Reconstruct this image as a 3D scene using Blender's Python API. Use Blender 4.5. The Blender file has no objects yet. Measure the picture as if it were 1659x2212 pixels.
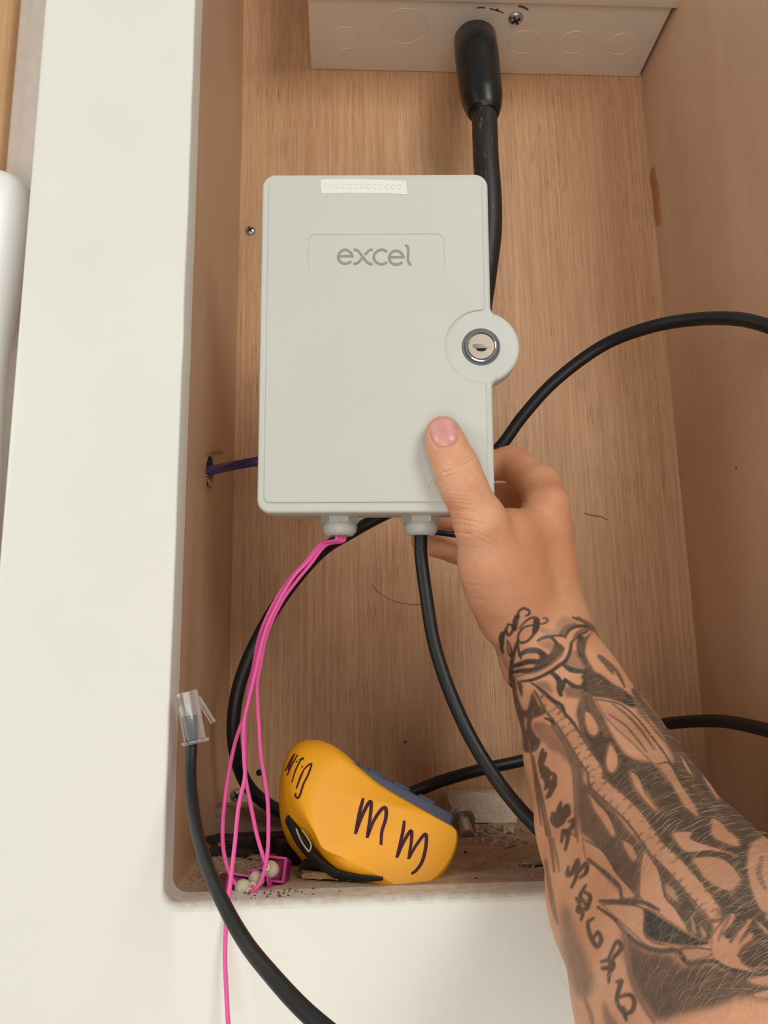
import bpy, bmesh, math, random
import numpy as np
from mathutils import Vector, Matrix
from mathutils.bvhtree import BVHTree
random.seed(7); np.random.seed(7)
C = bpy.context.scene.collection
S = bpy.context.scene

# ---------------------------------------------------------------- camera
F = 1758.0
nrm = lambda v: v/np.linalg.norm(v)
_U = nrm(np.array([680-829.5, 1106+7100, -F])); _D = np.array([735-829.5, -(1485-1106), -F])
_D = nrm(_D-_D.dot(_U)*_U); _R = np.cross(_D, _U)
CM = np.array([_R, _D, _U])                     # camera vector -> world vector
CAM = np.array([0, 0, 0.1083])                  # cabinet floor is z = 0
cd = bpy.data.cameras.new('camera'); cam = bpy.data.objects.new('camera', cd); C.objects.link(cam)
mw = np.eye(4); mw[:3, :3] = CM; mw[:3, 3] = CAM
cam.matrix_world = Matrix(mw.tolist())
cd.sensor_fit = 'HORIZONTAL'; cd.sensor_width = 36; cd.lens = 36*F/1659; cd.clip_start = 0.01
S.camera = cam

# ---------------------------------------------------------------- light, world, exposure
S.view_settings.view_transform = 'Standard'; S.view_settings.look = 'None'
S.view_settings.gamma = 1; S.view_settings.exposure = -0.25
w = bpy.data.worlds.new('room_light'); S.world = w; w.use_nodes = True
bg = w.node_tree.nodes['Background']; bg.inputs[0].default_value = (1.0, 0.975, 0.94, 1); bg.inputs[1].default_value = 0.36
def area(name, loc, target, size, energy, color, size_y=None):
    l = bpy.data.lights.new(name, 'AREA'); l.energy = energy; l.color = color; l.size = size
    if size_y: l.shape = 'RECTANGLE'; l.size_y = size_y
    o = bpy.data.objects.new(name, l); C.objects.link(o); o.location = loc
    o.rotation_euler = (Vector(target)-Vector(loc)).to_track_quat('-Z', 'Y').to_euler()
    return o
area('window_daylight', (0.85, -1.2, 1.0), (0.05, 0.5, 0.15), 0.6, 20.5, (1.0, 0.985, 0.95), 1.0)
area('low_window_bounce', (-0.15, -1.2, -0.55), (0.0, 0.5, 0.2), 1.2, 15.5, (1.0, 0.96, 0.91))
area('left_window', (-1.5, -0.25, 0.7), (-0.1, 0.5, 0.2), 0.8, 10, (0.97, 0.985, 1.0))

# ---------------------------------------------------------------- photo pixel -> place helpers
def ray(x, y): return CM@np.array([x-829.5, 1106-y, -F])
def PY(x, y, Y): r = ray(x, y); return CAM+r*(Y/r[1])
def PZ(x, y, Z): r = ray(x, y); return CAM+r*((Z-CAM[2])/r[2])
def PX(x, y, X): r = ray(x, y); return CAM+r*(X/r[0])
def PD(x, y, d): r = ray(x, y); return CAM+r*(d/F)
def PP(x, y, o, n): r = ray(x, y); return CAM+r*(np.dot(o-CAM, n)/np.dot(r, n))

# ---------------------------------------------------------------- materials
def lin(c):
    c = c/255.0
    return c/12.92 if c <= 0.04045 else ((c+0.055)/1.055)**2.4
def rgb(r, g, b): return (lin(r), lin(g), lin(b), 1)
class NT:
    def __init__(s, name):
        s.m = bpy.data.materials.new(name); s.m.use_nodes = True; s.t = s.m.node_tree
        s.b = s.t.nodes['Principled BSDF']
    def n(s, typ, **k):
        o = s.t.nodes.new(typ)
        for a, v in k.items():
            if a.startswith('i_'): o.inputs[a[2:].replace('_', ' ')].default_value = v
            else: setattr(o, a, v)
        return o
    def l(s, a, b): s.t.links.new(a, b)
    def noise(s, scale, stretch=(1, 1, 1), detail=4, rough=0.55, dist=0.0, loc=(0, 0, 0)):
        tc = s.n('ShaderNodeTexCoord'); mp = s.n('ShaderNodeMapping'); mp.inputs['Scale'].default_value = stretch
        mp.inputs['Location'].default_value = loc
        nz = s.n('ShaderNodeTexNoise'); nz.inputs['Scale'].default_value = scale; nz.inputs['Detail'].default_value = detail
        nz.inputs['Roughness'].default_value = rough; nz.inputs['Distortion'].default_value = dist
        s.l(tc.outputs['Object'], mp.inputs[0]); s.l(mp.outputs[0], nz.inputs[0]); return nz.outputs[0]
    def ramp(s, fac, stops):
        r = s.n('ShaderNodeValToRGB'); e = r.color_ramp.elements
        while len(e) < len(stops): e.new(0.5)
        for k, (p, c) in enumerate(stops): e[k].position = p; e[k].color = c
        s.l(fac, r.inputs[0]); return r.outputs[0]
    def mix(s, fac, a, b, mode='MIX'):
        m = s.n('ShaderNodeMix', data_type='RGBA', blend_type=mode)
        for v, i in ((fac, 0), (a, 6), (b, 7)):
            if isinstance(v, (int, float)): m.inputs[i].default_value = v
            elif isinstance(v, tuple): m.inputs[i].default_value = v
            else: s.l(v, m.inputs[i])
        return m.outputs[2]
    def bump(s, h, dist=0.001, strength=1.0):
        b = s.n('ShaderNodeBump'); b.inputs['Distance'].default_value = dist; b.inputs['Strength'].default_value = strength
        s.l(h, b.inputs['Height']); s.l(b.outputs[0], s.b.inputs['Normal']); return b
    def base(s, c):
        if isinstance(c, tuple): s.b.inputs['Base Color'].default_value = c
        else: s.l(c, s.b.inputs['Base Color'])
def plain(name, c, rough=0.5, metal=0.0, var=0.12, scale=60, bump=0.0, bscale=900, **k):
    t = NT(name); t.b.inputs['Roughness'].default_value = rough; t.b.inputs['Metallic'].default_value = metal
    d = tuple(x*(1-var) for x in c[:3])+(1,); u = tuple(min(1, x*(1+var)) for x in c[:3])+(1,)
    t.base(t.ramp(t.noise(scale), [(0.3, d), (0.7, u)]))
    if bump: t.bump(t.noise(bscale, detail=2), bump)
    for a, v in k.items(): t.b.inputs[a.replace('_', ' ')].default_value = v
    return t.m
def wood(name, dark, mid, light, streak, fine=1500, pores=0.55, rough=0.55, seed=0.0, broad=(14, 14, 2.2), grain=0.35):
    t = NT(name); loc = (seed, seed*1.7, seed*0.6)
    g1 = t.noise(fine, (1, 1, 0.022), 3, 0.7, 0.0, loc)
    g2 = t.noise(1.0, broad, 4, 0.55, 0.8, loc)
    g3 = t.noise(330, (1, 1, 0.02), 4, 0.65, 0.0, loc)
    g4 = t.noise(26, (1, 1, 0.35), 4, 0.6, 0.5, loc)
    c = t.ramp(g2, [(0.25, dark), (0.5, mid), (0.75, light)])
    c = t.mix(grain, c, t.ramp(g3, [(0.3, dark), (0.66, light)]), 'MIX')
    p = t.ramp(g1, [(0.52, (0, 0, 0, 1)), (0.68, (1, 1, 1, 1))])
    m = t.n('ShaderNodeMath', operation='MULTIPLY'); t.l(p, m.inputs[0]); t.l(t.ramp(g4, [(0.35, (pores*.25,)*3+(1,)), (0.65, (pores,)*3+(1,))]), m.inputs[1])
    t.base(t.mix(m.outputs[0], c, streak)); t.b.inputs['Roughness'].default_value = rough
    t.bump(g1, 0.0003, 0.35)
    return t.m
M = {}
M['paint'] = plain('white_satin_paint', rgb(228, 226, 212), 0.42, var=0.012, scale=14, bump=0.00012, bscale=500)
# dusty painted frame: dust sits on the ledge only (upward facing)
t = NT('frame_paint'); t.b.inputs['Roughness'].default_value = 0.45
geo = t.n('ShaderNodeNewGeometry'); sx = t.n('ShaderNodeSeparateXYZ'); t.l(geo.outputs['True Normal'], sx.inputs[0])
up = t.n('ShaderNodeMapRange'); up.inputs[1].default_value = 0.15; up.inputs[2].default_value = 0.8; t.l(sx.outputs[2], up.inputs[0])
dn = t.ramp(t.noise(160, detail=6, rough=0.7), [(0.42, (0.25, 0.25, 0.25, 1)), (0.68, (1, 1, 1, 1))])
mm = t.n('ShaderNodeMath', operation='MULTIPLY'); t.l(up.outputs[0], mm.inputs[0]); t.l(dn, mm.inputs[1])
pc = t.ramp(t.noise(9, detail=3), [(0.3, rgb(227, 225, 213)), (0.7, rgb(231, 229, 218))])
smg = t.ramp(t.noise(7, (1, 1, 0.5), 3, 0.6, 0.6, (3.1, 0, .4)), [(0.63, (0, 0, 0, 1)), (0.80, (0.35, 0.35, 0.35, 1))])
pc = t.mix(smg, pc, rgb(214, 208, 188))
t.base(t.mix(mm.outputs[0], pc, rgb(196, 182, 160))); t.bump(t.noise(420, detail=2), 0.00012)
M['frame'] = t.m
M['panel_edge'] = plain('painted_board_edge', rgb(232, 220, 206), 0.6, var=0.05, scale=90, bump=0.0003, bscale=300)
M['ply'] = wood('plywood_back', rgb(172, 122, 84), rgb(200, 152, 110), rgb(222, 182, 138), rgb(120, 72, 44), seed=1.3, pores=0.9, grain=0.5)
M['side'] = wood('side_board', rgb(186, 148, 116), rgb(200, 164, 132), rgb(212, 178, 146), rgb(156, 116, 86), seed=4.2, fine=1200, pores=0.22, rough=0.42, grain=0.18, broad=(9, 9, 2.5))
M['batten'] = wood('raw_batten', rgb(170, 122, 76), rgb(196, 152, 104), rgb(212, 174, 128), rgb(120, 76, 44), seed=7.7)
M['torn'] = wood('torn_veneer_orange', rgb(150, 92, 50), rgb(186, 122, 72), rgb(206, 150, 100), rgb(110, 60, 30), seed=3)
t = NT('dusty_floor'); t.b.inputs['Roughness'].default_value = 0.95
c = t.ramp(t.noise(38, detail=6, rough=0.65), [(0.3, rgb(150, 122, 98)), (0.55, rgb(184, 156, 128)), (0.75, rgb(204, 180, 154))])
sp = t.ramp(t.noise(700, detail=3), [(0.60, (0, 0, 0, 1)), (0.68, (1, 1, 1, 1))])
c = t.mix(sp, c, rgb(128, 98, 74)); t.base(c); t.bump(t.noise(500, detail=5), 0.0008)
M['floor'] = t.m
M['box'] = plain('light_grey_plastic', rgb(200, 200, 189), 0.5, var=0.008, scale=20, bump=0.00005, bscale=2500)
M['gland'] = plain('gland_nylon', rgb(190, 190, 180), 0.42, var=0.02, scale=50)
M['logo'] = plain('printed_warm_grey', rgb(150, 140, 130), 0.55, var=0.03)
M['tape'] = plain('white_tape', rgb(232, 232, 222), 0.25, var=0.02)
M['tape_mark'] = plain('tape_embossing', rgb(212, 212, 203), 0.3, var=0.02)
M['chrome'] = plain('chrome', rgb(205, 205, 205), 0.16, 1.0, var=0.03)
M['nickel'] = plain('satin_nickel', rgb(176, 164, 148), 0.42, 1.0, var=0.03)
M['brass_grey'] = plain('slot_metal', rgb(150, 142, 130), 0.4, 0.8, var=0.05)
M['recess_grey'] = plain('dark_lock_recess', rgb(92, 98, 98), 0.45, var=0.05)
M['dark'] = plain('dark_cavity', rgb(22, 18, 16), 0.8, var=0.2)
M['zinc'] = plain('zinc_steel', rgb(190, 192, 190), 0.3, 0.85, var=0.12, scale=300)
M['dustyscrew'] = plain('dusty_screw', rgb(150, 138, 126), 0.6, 0.4, var=0.2, scale=500)
M['enamel'] = plain('cream_enamel_steel', rgb(219, 208, 192), 0.4, var=0.015, scale=30, bump=0.00006, bscale=900)
def cable_mat(name, c, dirt, amt, rough=0.38):
    t = NT(name); s = t.ramp(t.noise(260, (1, 1, 0.25), 5, 0.7, 0.8), [(0.60, (0, 0, 0, 1)), (0.78, (amt, amt, amt, 1))])
    t.base(t.mix(s, c, dirt)); t.b.inputs['Roughness'].default_value = rough; t.bump(t.noise(500, detail=3), 0.0002, 0.4); return t.m
M['cable'] = cable_mat('black_cable_jacket', rgb(15, 16, 18), rgb(80, 82, 82), 0.35, 0.45)
M['cableclean'] = cable_mat('black_patch_cable', rgb(20, 25, 27), rgb(80, 90, 90), 0.2, 0.45)
M['armoured'] = cable_mat('scuffed_black_cable', rgb(30, 30, 30), rgb(140, 134, 124), 0.9, 0.5)
M['boot'] = plain('black_shrink_boot', rgb(12, 13, 14), 0.36, var=0.1)
M['rubber'] = cable_mat('dull_black_rubber', rgb(26, 28, 28), rgb(90, 84, 74), 0.5, 0.6)
M['purple'] = cable_mat('dark_purple_cable', rgb(66, 48, 92), rgb(128, 112, 130), 0.5, 0.5)
M['pink'] = plain('pink_fibre_jacket', rgb(232, 92, 160), 0.4, var=0.04)
M['magenta'] = plain('magenta_plastic', rgb(128, 20, 78), 0.4, var=0.05)
M['magentaedge'] = plain('pink_plastic_rim', rgb(190, 60, 128), 0.4, var=0.04)
M['ivory'] = plain('ivory_boot', rgb(206, 196, 168), 0.45, var=0.03)
M['yellow'] = plain('amber_yellow_plastic', rgb(243, 168, 20), 0.5, var=0.015, scale=25, Subsurface_Weight=0.12, Subsurface_Scale=0.004)
M['facegrey'] = plain('blue_grey_rubber', rgb(74, 76, 92), 0.55, var=0.05)
M['ink'] = plain('maroon_marker_ink', rgb(70, 12, 34), 0.75, var=0.08, scale=300)
M['plaster'] = plain('broken_plaster', rgb(206, 188, 166), 0.95, var=0.07, scale=200, bump=0.0012, bscale=350)
M['char'] = plain('charred_dark_wood', rgb(44, 32, 26), 0.9, var=0.6, scale=160, bump=0.0015, bscale=350)
M['splinter'] = plain('raw_splinter', rgb(170, 132, 96), 0.85, var=0.2, scale=250, bump=0.0008, bscale=500)
M['dustblock'] = plain('dusty_softwood', rgb(152, 122, 104), 0.95, var=0.2, scale=180, bump=0.001, bscale=400)
M['crumb'] = plain('plaster_crumb', rgb(162, 138, 112), 0.95, var=0.35, scale=90)
M['crumbdark'] = plain('dark_crumb', rgb(96, 66, 46), 0.95, var=0.5, scale=120)
M['whitetie'] = plain('off_white_tie', rgb(186, 182, 164), 0.5)
M['whiteplastic'] = plain('bright_white_plastic', rgb(246, 246, 243), 0.35, var=0.005)
t = NT('clear_plastic'); t.b.inputs['Transmission Weight'].default_value = 0.88; t.b.inputs['Roughness'].default_value = 0.12
t.b.inputs['IOR'].default_value = 1.42; t.base(t.ramp(t.noise(200), [(0.3, (0.93, 0.9, 0.88, 1)), (0.7, (1, 0.98, 0.96, 1))]))
M['clear'] = t.m
M['gold'] = plain('gold_contact', rgb(140, 116, 84), 0.5, 0.5)
M['smudge'] = plain('brown_paint_scuff', rgb(104, 72, 56), 0.7, var=0.3, scale=800)
t = NT('fingernail'); t.b.inputs['Roughness'].default_value = 0.28
t.base(t.ramp(t.noise(110, detail=2), [(0.35, rgb(208, 146, 136)), (0.65, rgb(224, 168, 156))])); M['nail'] = t.m
# skin: base tone, mottling, tattoo ink stored on the skin surface
t = NT('skin'); t.b.inputs['Roughness'].default_value = 0.5
sk = t.ramp(t.noise(45, detail=5, rough=0.6), [(0.3, rgb(212, 146, 108)), (0.5, rgb(220, 158, 120)), (0.72, rgb(227, 171, 134))])
fr = t.ramp(t.noise(420, detail=2, loc=(2, 1, 3)), [(0.66, (0, 0, 0, 1)), (0.76, (0.45, 0.45, 0.45, 1))])
sk = t.mix(fr, sk, rgb(190, 116, 84))
at = t.n('ShaderNodeAttribute', attribute_name='ink')
sep = t.n('ShaderNodeSeparateColor'); t.l(at.outputs['Color'], sep.inputs[0])
sk = t.mix(sep.outputs[1], sk, rgb(206, 128, 104))           # reddish tip / knuckles
sk = t.mix(sep.outputs[2], sk, rgb(202, 134, 92))            # tanned back of the hand
inkc = t.ramp(t.noise(300, detail=3), [(0.3, rgb(46, 46, 42)), (0.7, rgb(70, 68, 59))])
im = t.n('ShaderNodeMapRange'); im.inputs[3].default_value = 0.84; im.inputs[4].default_value = 1.14; t.l(t.noise(140, detail=6, rough=0.7), im.inputs[0])
mi_ = t.n('ShaderNodeMath', operation='MULTIPLY', use_clamp=True); t.l(sep.outputs[0], mi_.inputs[0]); t.l(im.outputs[0], mi_.inputs[1])
t.base(t.mix(mi_.outputs[0], sk, inkc))
t.b.inputs['Subsurface Weight'].default_value = 0.04; t.b.inputs['Subsurface Radius'].default_value = (1, 0.35, 0.2); t.b.inputs['Subsurface Scale'].default_value = 0.003
t.bump(t.noise(900, (1, 1, 1), 5, 0.6), 0.0005, 0.5); M['skin'] = t.m
M['hair'] = plain('arm_hair', rgb(196, 168, 132), 0.5)

# ---------------------------------------------------------------- mesh helpers
def obj(name, vs, fs, mat, parent=None, smooth=True, angle=35, mats=None, mi=None):
    me = bpy.data.meshes.new(name); me.from_pydata([tuple(map(float, v)) for v in vs], [], fs); me.validate(); me.update()
    bm = bmesh.new(); bm.from_mesh(me); bmesh.ops.recalc_face_normals(bm, faces=bm.faces); bm.to_mesh(me); bm.free()
    if smooth:
        me.polygons.foreach_set('use_smooth', [True]*len(me.polygons)); me.set_sharp_from_angle(angle=math.radians(angle))
    me.materials.append(M[mat] if isinstance(mat, str) else mat)
    for m in (mats or []): me.materials.append(M[m])
    if mi: me.polygons.foreach_set('material_index', mi)
    o = bpy.data.objects.new(name, me); C.objects.link(o)
    if parent: o.parent = parent; o.matrix_parent_inverse = parent_inv(parent)
    return o
def world(o):
    m = o.matrix_basis.copy()
    if o.parent: m = world(o.parent)@o.matrix_parent_inverse@m
    return m
def parent_inv(p): return world(p).inverted()
def empty(name, loc):
    o = bpy.data.objects.new(name, None); C.objects.link(o); o.location = [float(a) for a in loc]; o.empty_display_size = 0.01; return o
def tag(o, label, cat, group=None):
    o['label'] = label; o['category'] = cat
    if group: o['group'] = group
    return o
def struct(o): o['kind'] = 'structure'; return o
class MB:
    def __init__(s): s.v = []; s.f = []
    def add(s, vs, fs): k = len(s.v); s.v += list(vs); s.f += [tuple(i+k for i in f) for f in fs]; return s
    def build(s, name, mat, parent=None, **k): return obj(name, s.v, s.f, mat, parent, **k)
def boxm(x0, x1, y0, y1, z0, z1):
    v = [(x, y, z) for x in (x0, x1) for y in (y0, y1) for z in (z0, z1)]
    return v, [(0, 1, 3, 2), (4, 6, 7, 5), (0, 4, 5, 1), (2, 3, 7, 6), (0, 2, 6, 4), (1, 5, 7, 3)]
def catmull(P, n=8, closed=False):
    P = [np.array(p, float) for p in P]; out = []
    N = len(P); rng = range(N) if closed else range(N-1)
    for i in rng:
        p0 = P[(i-1) % N] if closed or i > 0 else 2*P[0]-P[1]
        p1 = P[i]; p2 = P[(i+1) % N]
        p3 = P[(i+2) % N] if closed or i+2 < N else 2*P[-1]-P[-2]
        for k in range(n):
            t_ = k/n
            out.append(0.5*((2*p1)+(-p0+p2)*t_+(2*p0-5*p1+4*p2-p3)*t_**2+(-p0+3*p1-3*p2+p3)*t_**3))
    if not closed: out.append(P[-1])
    return out
def tube(path, r, seg=14, cap=True, closed=False):
    path = [np.array(p, float) for p in path]; n = len(path)
    rs = r if hasattr(r, '__len__') else [r]*n
    T = [nrm(path[min(i+1, n-1)]-path[max(i-1, 0)]) for i in range(n)]
    if closed: T = [nrm(path[(i+1) % n]-path[(i-1) % n]) for i in range(n)]
    a = np.array([0, 0, 1.]) if abs(T[0][2]) < 0.9 else np.array([1., 0, 0])
    N_ = nrm(a-a.dot(T[0])*T[0]); vs = []; fs = []
    for i in range(n):
        N_ = nrm(N_-N_.dot(T[i])*T[i]); B = np.cross(T[i], N_)
        for k in range(seg):
            q = 2*math.pi*k/seg; vs.append(path[i]+rs[i]*(math.cos(q)*N_+math.sin(q)*B))
    for i in range(n if closed else n-1):
        j = (i+1) % n
        for k in range(seg):
            k2 = (k+1) % seg; fs.append((i*seg+k, i*seg+k2, j*seg+k2, j*seg+k))
    if cap and not closed:
        fs.append(tuple(range(seg))); fs.append(tuple((n-1)*seg+k for k in range(seg)))
    return vs, fs
def lathe(prof, O, A, X=None, seg=32, sx=1.0):
    """prof (r, h) around axis A through O"""
    O = np.array(O, float); A = nrm(np.array(A, float))
    if X is None: X = np.array([1., 0, 0]) if abs(A[0]) < 0.8 else np.array([0, 1., 0])
    X = nrm(X-X.dot(A)*A); Y = np.cross(A, X); vs = []; fs = []
    for r, h in prof:
        for k in range(seg):
            q = 2*math.pi*k/seg; vs.append(O+A*h+r*(math.cos(q)*X*sx+math.sin(q)*Y))
    m = len(prof)
    for i in range(m-1):
        for k in range(seg):
            k2 = (k+1) % seg; fs.append((i*seg+k, i*seg+k2, (i+1)*seg+k2, (i+1)*seg+k))
    if prof[0][0] > 1e-6: fs.append(tuple(range(seg)))
    if prof[-1][0] > 1e-6: fs.append(tuple((m-1)*seg+k for k in range(seg)))
    return vs, fs
def offs(P, d):
    """move 2-D outline inwards (counter-clockwise input) by d (scalar or list)"""
    P = np.array(P); n = len(P); a = np.roll(P, 1, 0); b = np.roll(P, -1, 0)
    e1 = P-a; e2 = b-P; e1 /= np.maximum(np.linalg.norm(e1, axis=1, keepdims=True), 1e-9); e2 /= np.maximum(np.linalg.norm(e2, axis=1, keepdims=True), 1e-9)
    n1 = np.stack([-e1[:, 1], e1[:, 0]], 1); n2 = np.stack([-e2[:, 1], e2[:, 0]], 1)
    m = n1+n2; m /= np.maximum((m*n1).sum(1, keepdims=True), 0.4)
    dd = np.array(d) if hasattr(d, '__len__') else np.full(n, d)
    return P+m*dd[:, None]
def area2(P):
    P = np.array(P); x, y = P[:, 0], P[:, 1]; return 0.5*np.sum(x*np.roll(y, -1)-np.roll(x, -1)*y)
def prism(P, z0, z1, b=0.0, fr=None, seg=4, b0=0.0):
    """outline P (2-D), bevelled at z1 (and b0 at z0); fr maps (x, y, z) to the world"""
    P = [tuple(p) for p in P]
    if area2(P) < 0: P = P[::-1]
    fr = fr or (lambda x, y, z: (x, y, z)); n = len(P); rings = []
    bm = max(b) if hasattr(b, '__len__') else b
    if b0 > 0:
        for k in range(seg): q = math.pi/2*k/seg; rings.append((offs(P, b0*(1-math.sin(q))), z0+b0*(1-math.cos(q))))
        rings.append((np.array(P), z0+b0))
    else: rings.append((np.array(P), z0))
    if bm > 0:
        ba = np.array(b) if hasattr(b, '__len__') else np.full(n, b)
        for k in range(seg+1):
            q = math.pi/2*k/seg; rings.append((offs(P, ba*(1-math.cos(q))), z1-ba+ba*math.sin(q)))
    else: rings.append((np.array(P), z1))
    vs = []; fs = []
    for R, z in rings:
        za = z if hasattr(z, '__len__') else [z]*n
        for p, zz in zip(R, za): vs.append(fr(p[0], p[1], zz))
    for i in range(len(rings)-1):
        for k in range(n): k2 = (k+1) % n; fs.append((i*n+k, i*n+k2, (i+1)*n+k2, (i+1)*n+k))
    fs.append(tuple(range(n))[::-1]); fs.append(tuple((len(rings)-1)*n+k for k in range(n)))
    return vs, fs
def arc(cx, cy, r, a0, a1, n=8):
    return [(cx+r*math.cos(math.radians(a0+(a1-a0)*k/n)), cy+r*math.sin(math.radians(a0+(a1-a0)*k/n))) for k in range(n+1)]
def rrect(x0, x1, y0, y1, r, n=6):
    return arc(x1-r, y1-r, r, 0, 90, n)+arc(x0+r, y1-r, r, 90, 180, n)+arc(x0+r, y0+r, r, 180, 270, n)+arc(x1-r, y0+r, r, 270, 360, n)
def rock(name, c, size, mat, parent=None, seed=0, rough=0.25, rot=0.0, sub=3, flat=None, squ=0.0):
    rs = np.random.RandomState(seed); bm = bmesh.new(); bmesh.ops.create_cube(bm, size=1.0)
    bmesh.ops.subdivide_edges(bm, edges=bm.edges[:], cuts=2**sub-1, use_grid_fill=True)
    ph = rs.rand(6, 3)*6.28; fq = rs.rand(6, 3)*9+2
    vs = []
    for v in bm.verts:
        p = np.array(v.co); p = p*(1-squ)+squ*p/np.linalg.norm(p)*0.6
        d = sum(math.sin(fq[k].dot(p)+ph[k][0])*0.5/(k+1) for k in range(6))
        p = p*(1+rough*d*0.35+rough*0.12*rs.randn())
        p = p*np.array(size); x, y = p[0], p[1]
        vs.append((c[0]+x*math.cos(rot)-y*math.sin(rot), c[1]+x*math.sin(rot)+y*math.cos(rot), c[2]+p[2]))
    for i, v in enumerate(bm.verts): v.index = i
    fs = [tuple(v.index for v in f.verts) for f in bm.faces]; bm.free()
    return obj(name, vs, fs, mat, parent, angle=30)
def bvh(o):
    me = o.data; m = world(o)
    return BVHTree.FromPolygons([m@v.co for v in me.vertices], [tuple(p.vertices) for p in me.polygons])
def hit(tree, x, y):
    r = Vector(ray(x, y).tolist()).normalized(); h = tree.ray_cast(Vector(CAM.tolist()), r)
    if h[0] is None: return None
    n = h[1] if h[1].dot(r) < 0 else -h[1]
    return np.array(h[0]), np.array(n)
def mark(mb, tree, pts, wid, lift=0.0002, n=6, taper=True):
    """a thin inked stroke lying on a surface; pts are points on that surface seen in the photo"""
    q = catmull(pts, n); L = []; m = len(q)
    for i, p in enumerate(q):
        d = q[min(i+1, m-1)]-q[max(i-1, 0)]; d = d/max(np.linalg.norm(d), 1e-6); pp = np.array([-d[1], d[0]])
        wd = wid*(0.75+0.25*math.sin(math.pi*min(1, max(0, i/(m-1))))) if taper else wid
        a = hit(tree, *(p+pp*wd/2)); b = hit(tree, *(p-pp*wd/2))
        if a is None or b is None or np.linalg.norm(a[0]-b[0]) > 0.02: continue
        L.append((a[0]+a[1]*lift, b[0]+b[1]*lift, a[0]-a[1]*lift*.5, b[0]-b[1]*lift*.5))
    vs = [v for r in L for v in r]; fs = []
    for i in range(len(L)-1):
        if np.linalg.norm(L[i][0]-L[i+1][0]) > 0.015: continue
        a = i*4; b = a+4; fs += [(a, a+1, b+1, b), (a, b, b+2, a+2), (a+1, a+3, b+3, b+1)]
    if len(L) > 1: k = 4*(len(L)-1); fs += [(0, 2, 3, 1), (k, k+1, k+3, k+2)]
    mb.add(vs, fs)
def circ_px(cx, cy, rx, ry, n=20): return [(cx+rx*math.cos(2*math.pi*k/n), cy+ry*math.sin(2*math.pi*k/n)) for k in range(n)]

# ---------------------------------------------------------------- the cupboard (setting)
XL, XR, YB, YF, YI = -0.0925, 0.3095, 0.702, 0.46, 0.484
TOP = 0.95
struct(obj('wall_back', *boxm(XL-0.018, XR+0.018, YB, YB+0.012, -0.02, TOP), 'ply', smooth=False))
struct(obj('wall_left', *boxm(XL-0.018, XL, YI, YB, -0.02, TOP), 'side', smooth=False))
struct(obj('wall_right', *boxm(XR, XR+0.018, YI-0.04, YB, -0.02, TOP), 'side', smooth=False))
# floor board, slightly uneven with dust
vs = []; fs = []; nx, ny = 90, 50
for j in range(ny+1):
    for i in range(nx+1):
        x = XL+(XR-XL)*i/nx; y = YI+(YB-YI)*j/ny
        z = -0.0006+0.0012*(math.sin(x*90+y*40)*math.sin(y*120-x*33))*0.5+0.0006*random.random()
        e = min(1, (y-YI)/0.02); d = max(0, 1-(x-XL)/0.07)*max(0, 1-abs(y-0.56)/0.07)
        vs.append((x, y, z*e+0.004*d*random.uniform(0.7, 1.1)))
for j in range(ny):
    for i in range(nx): a = j*(nx+1)+i; fs.append((a, a+1, a+nx+2, a+nx+1))
k = len(vs); v2, f2 = boxm(XL, XR, YI, YB, -0.018, -0.004); vs += v2; fs += [tuple(q+k for q in f) for f in f2]
struct(obj('floor', vs, fs, 'floor', angle=60))
# painted face frame: stile and bottom rail with a rounded inner corner
R_ = 0.0085
P = [(-0.1903, 0.95), (-0.1903, -0.45), (0.46, -0.45), (0.46, 0.0), (0.2, 0), (XL+R_, 0)]
bv = [0.004, 0.004, 0.004, 0.006, 0.006, 0.006]
aa = arc(XL+R_, R_, R_, 270, 180, 8)[1:]
P += aa; bv += [0.006-0.0045*(i+1)/len(aa) for i in range(len(aa))]
for i in range(1, 40):
    z = R_+(0.95-R_)*i/40; P.append((XL+random.uniform(-1, 1)*0.00025, z)); bv.append(0.0013+random.uniform(0, 0.0006))
P.append((XL, 0.95)); bv.append(0.0015)
v, f = prism(P, 0, 0.0245, bv, lambda x, y, z: (x, YI+0.0005-z, y), 5)
struct(obj('trim_1', v, f, 'frame', angle=50))
# recessed surface left of the stile and the raw batten at its far side
struct(obj('trim_2', *boxm(-0.34, -0.17, 0.545, 0.56, -0.45, TOP), 'panel_edge', smooth=False))
bX = PY(26, 60, 0.535)[0]
v, f = prism([(-0.34, -0.45), (bX-0.002, -0.45), (bX, 0.2), (bX-0.0008, 0.40), (bX+0.0006, 0.47), (bX, TOP), (-0.34, TOP)], 0, 0.010, 0.003, lambda x, y, z: (x, 0.545-z, y))
struct(obj('trim_3', v, f, 'batten'))
# torn veneer in the back right corner
vs = []; fs = []; tp = [(1411, 362), (1414, 385), (1420, 410), (1421, 440), (1425, 470), (1421, 488)]
wl = [2, 9, 10, 8, 9, 1]
for (x, y), q in zip(tp, wl):
    a = PX(x+3, y, XR-0.0002); b = PX(x-q*0.9, y, XR-0.0002); vs += [a, b, a+[-0.0006, 0, 0], b+[-0.0009, 0, 0]]
for i in range(len(tp)-1): a = i*4; fs += [(a, a+4, a+6, a+2), (a+2, a+6, a+7, a+3), (a+1, a+3, a+7, a+5)]
tv = obj('torn_veneer', vs, fs, 'torn', bpy.data.objects['wall_right'], smooth=False)
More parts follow.
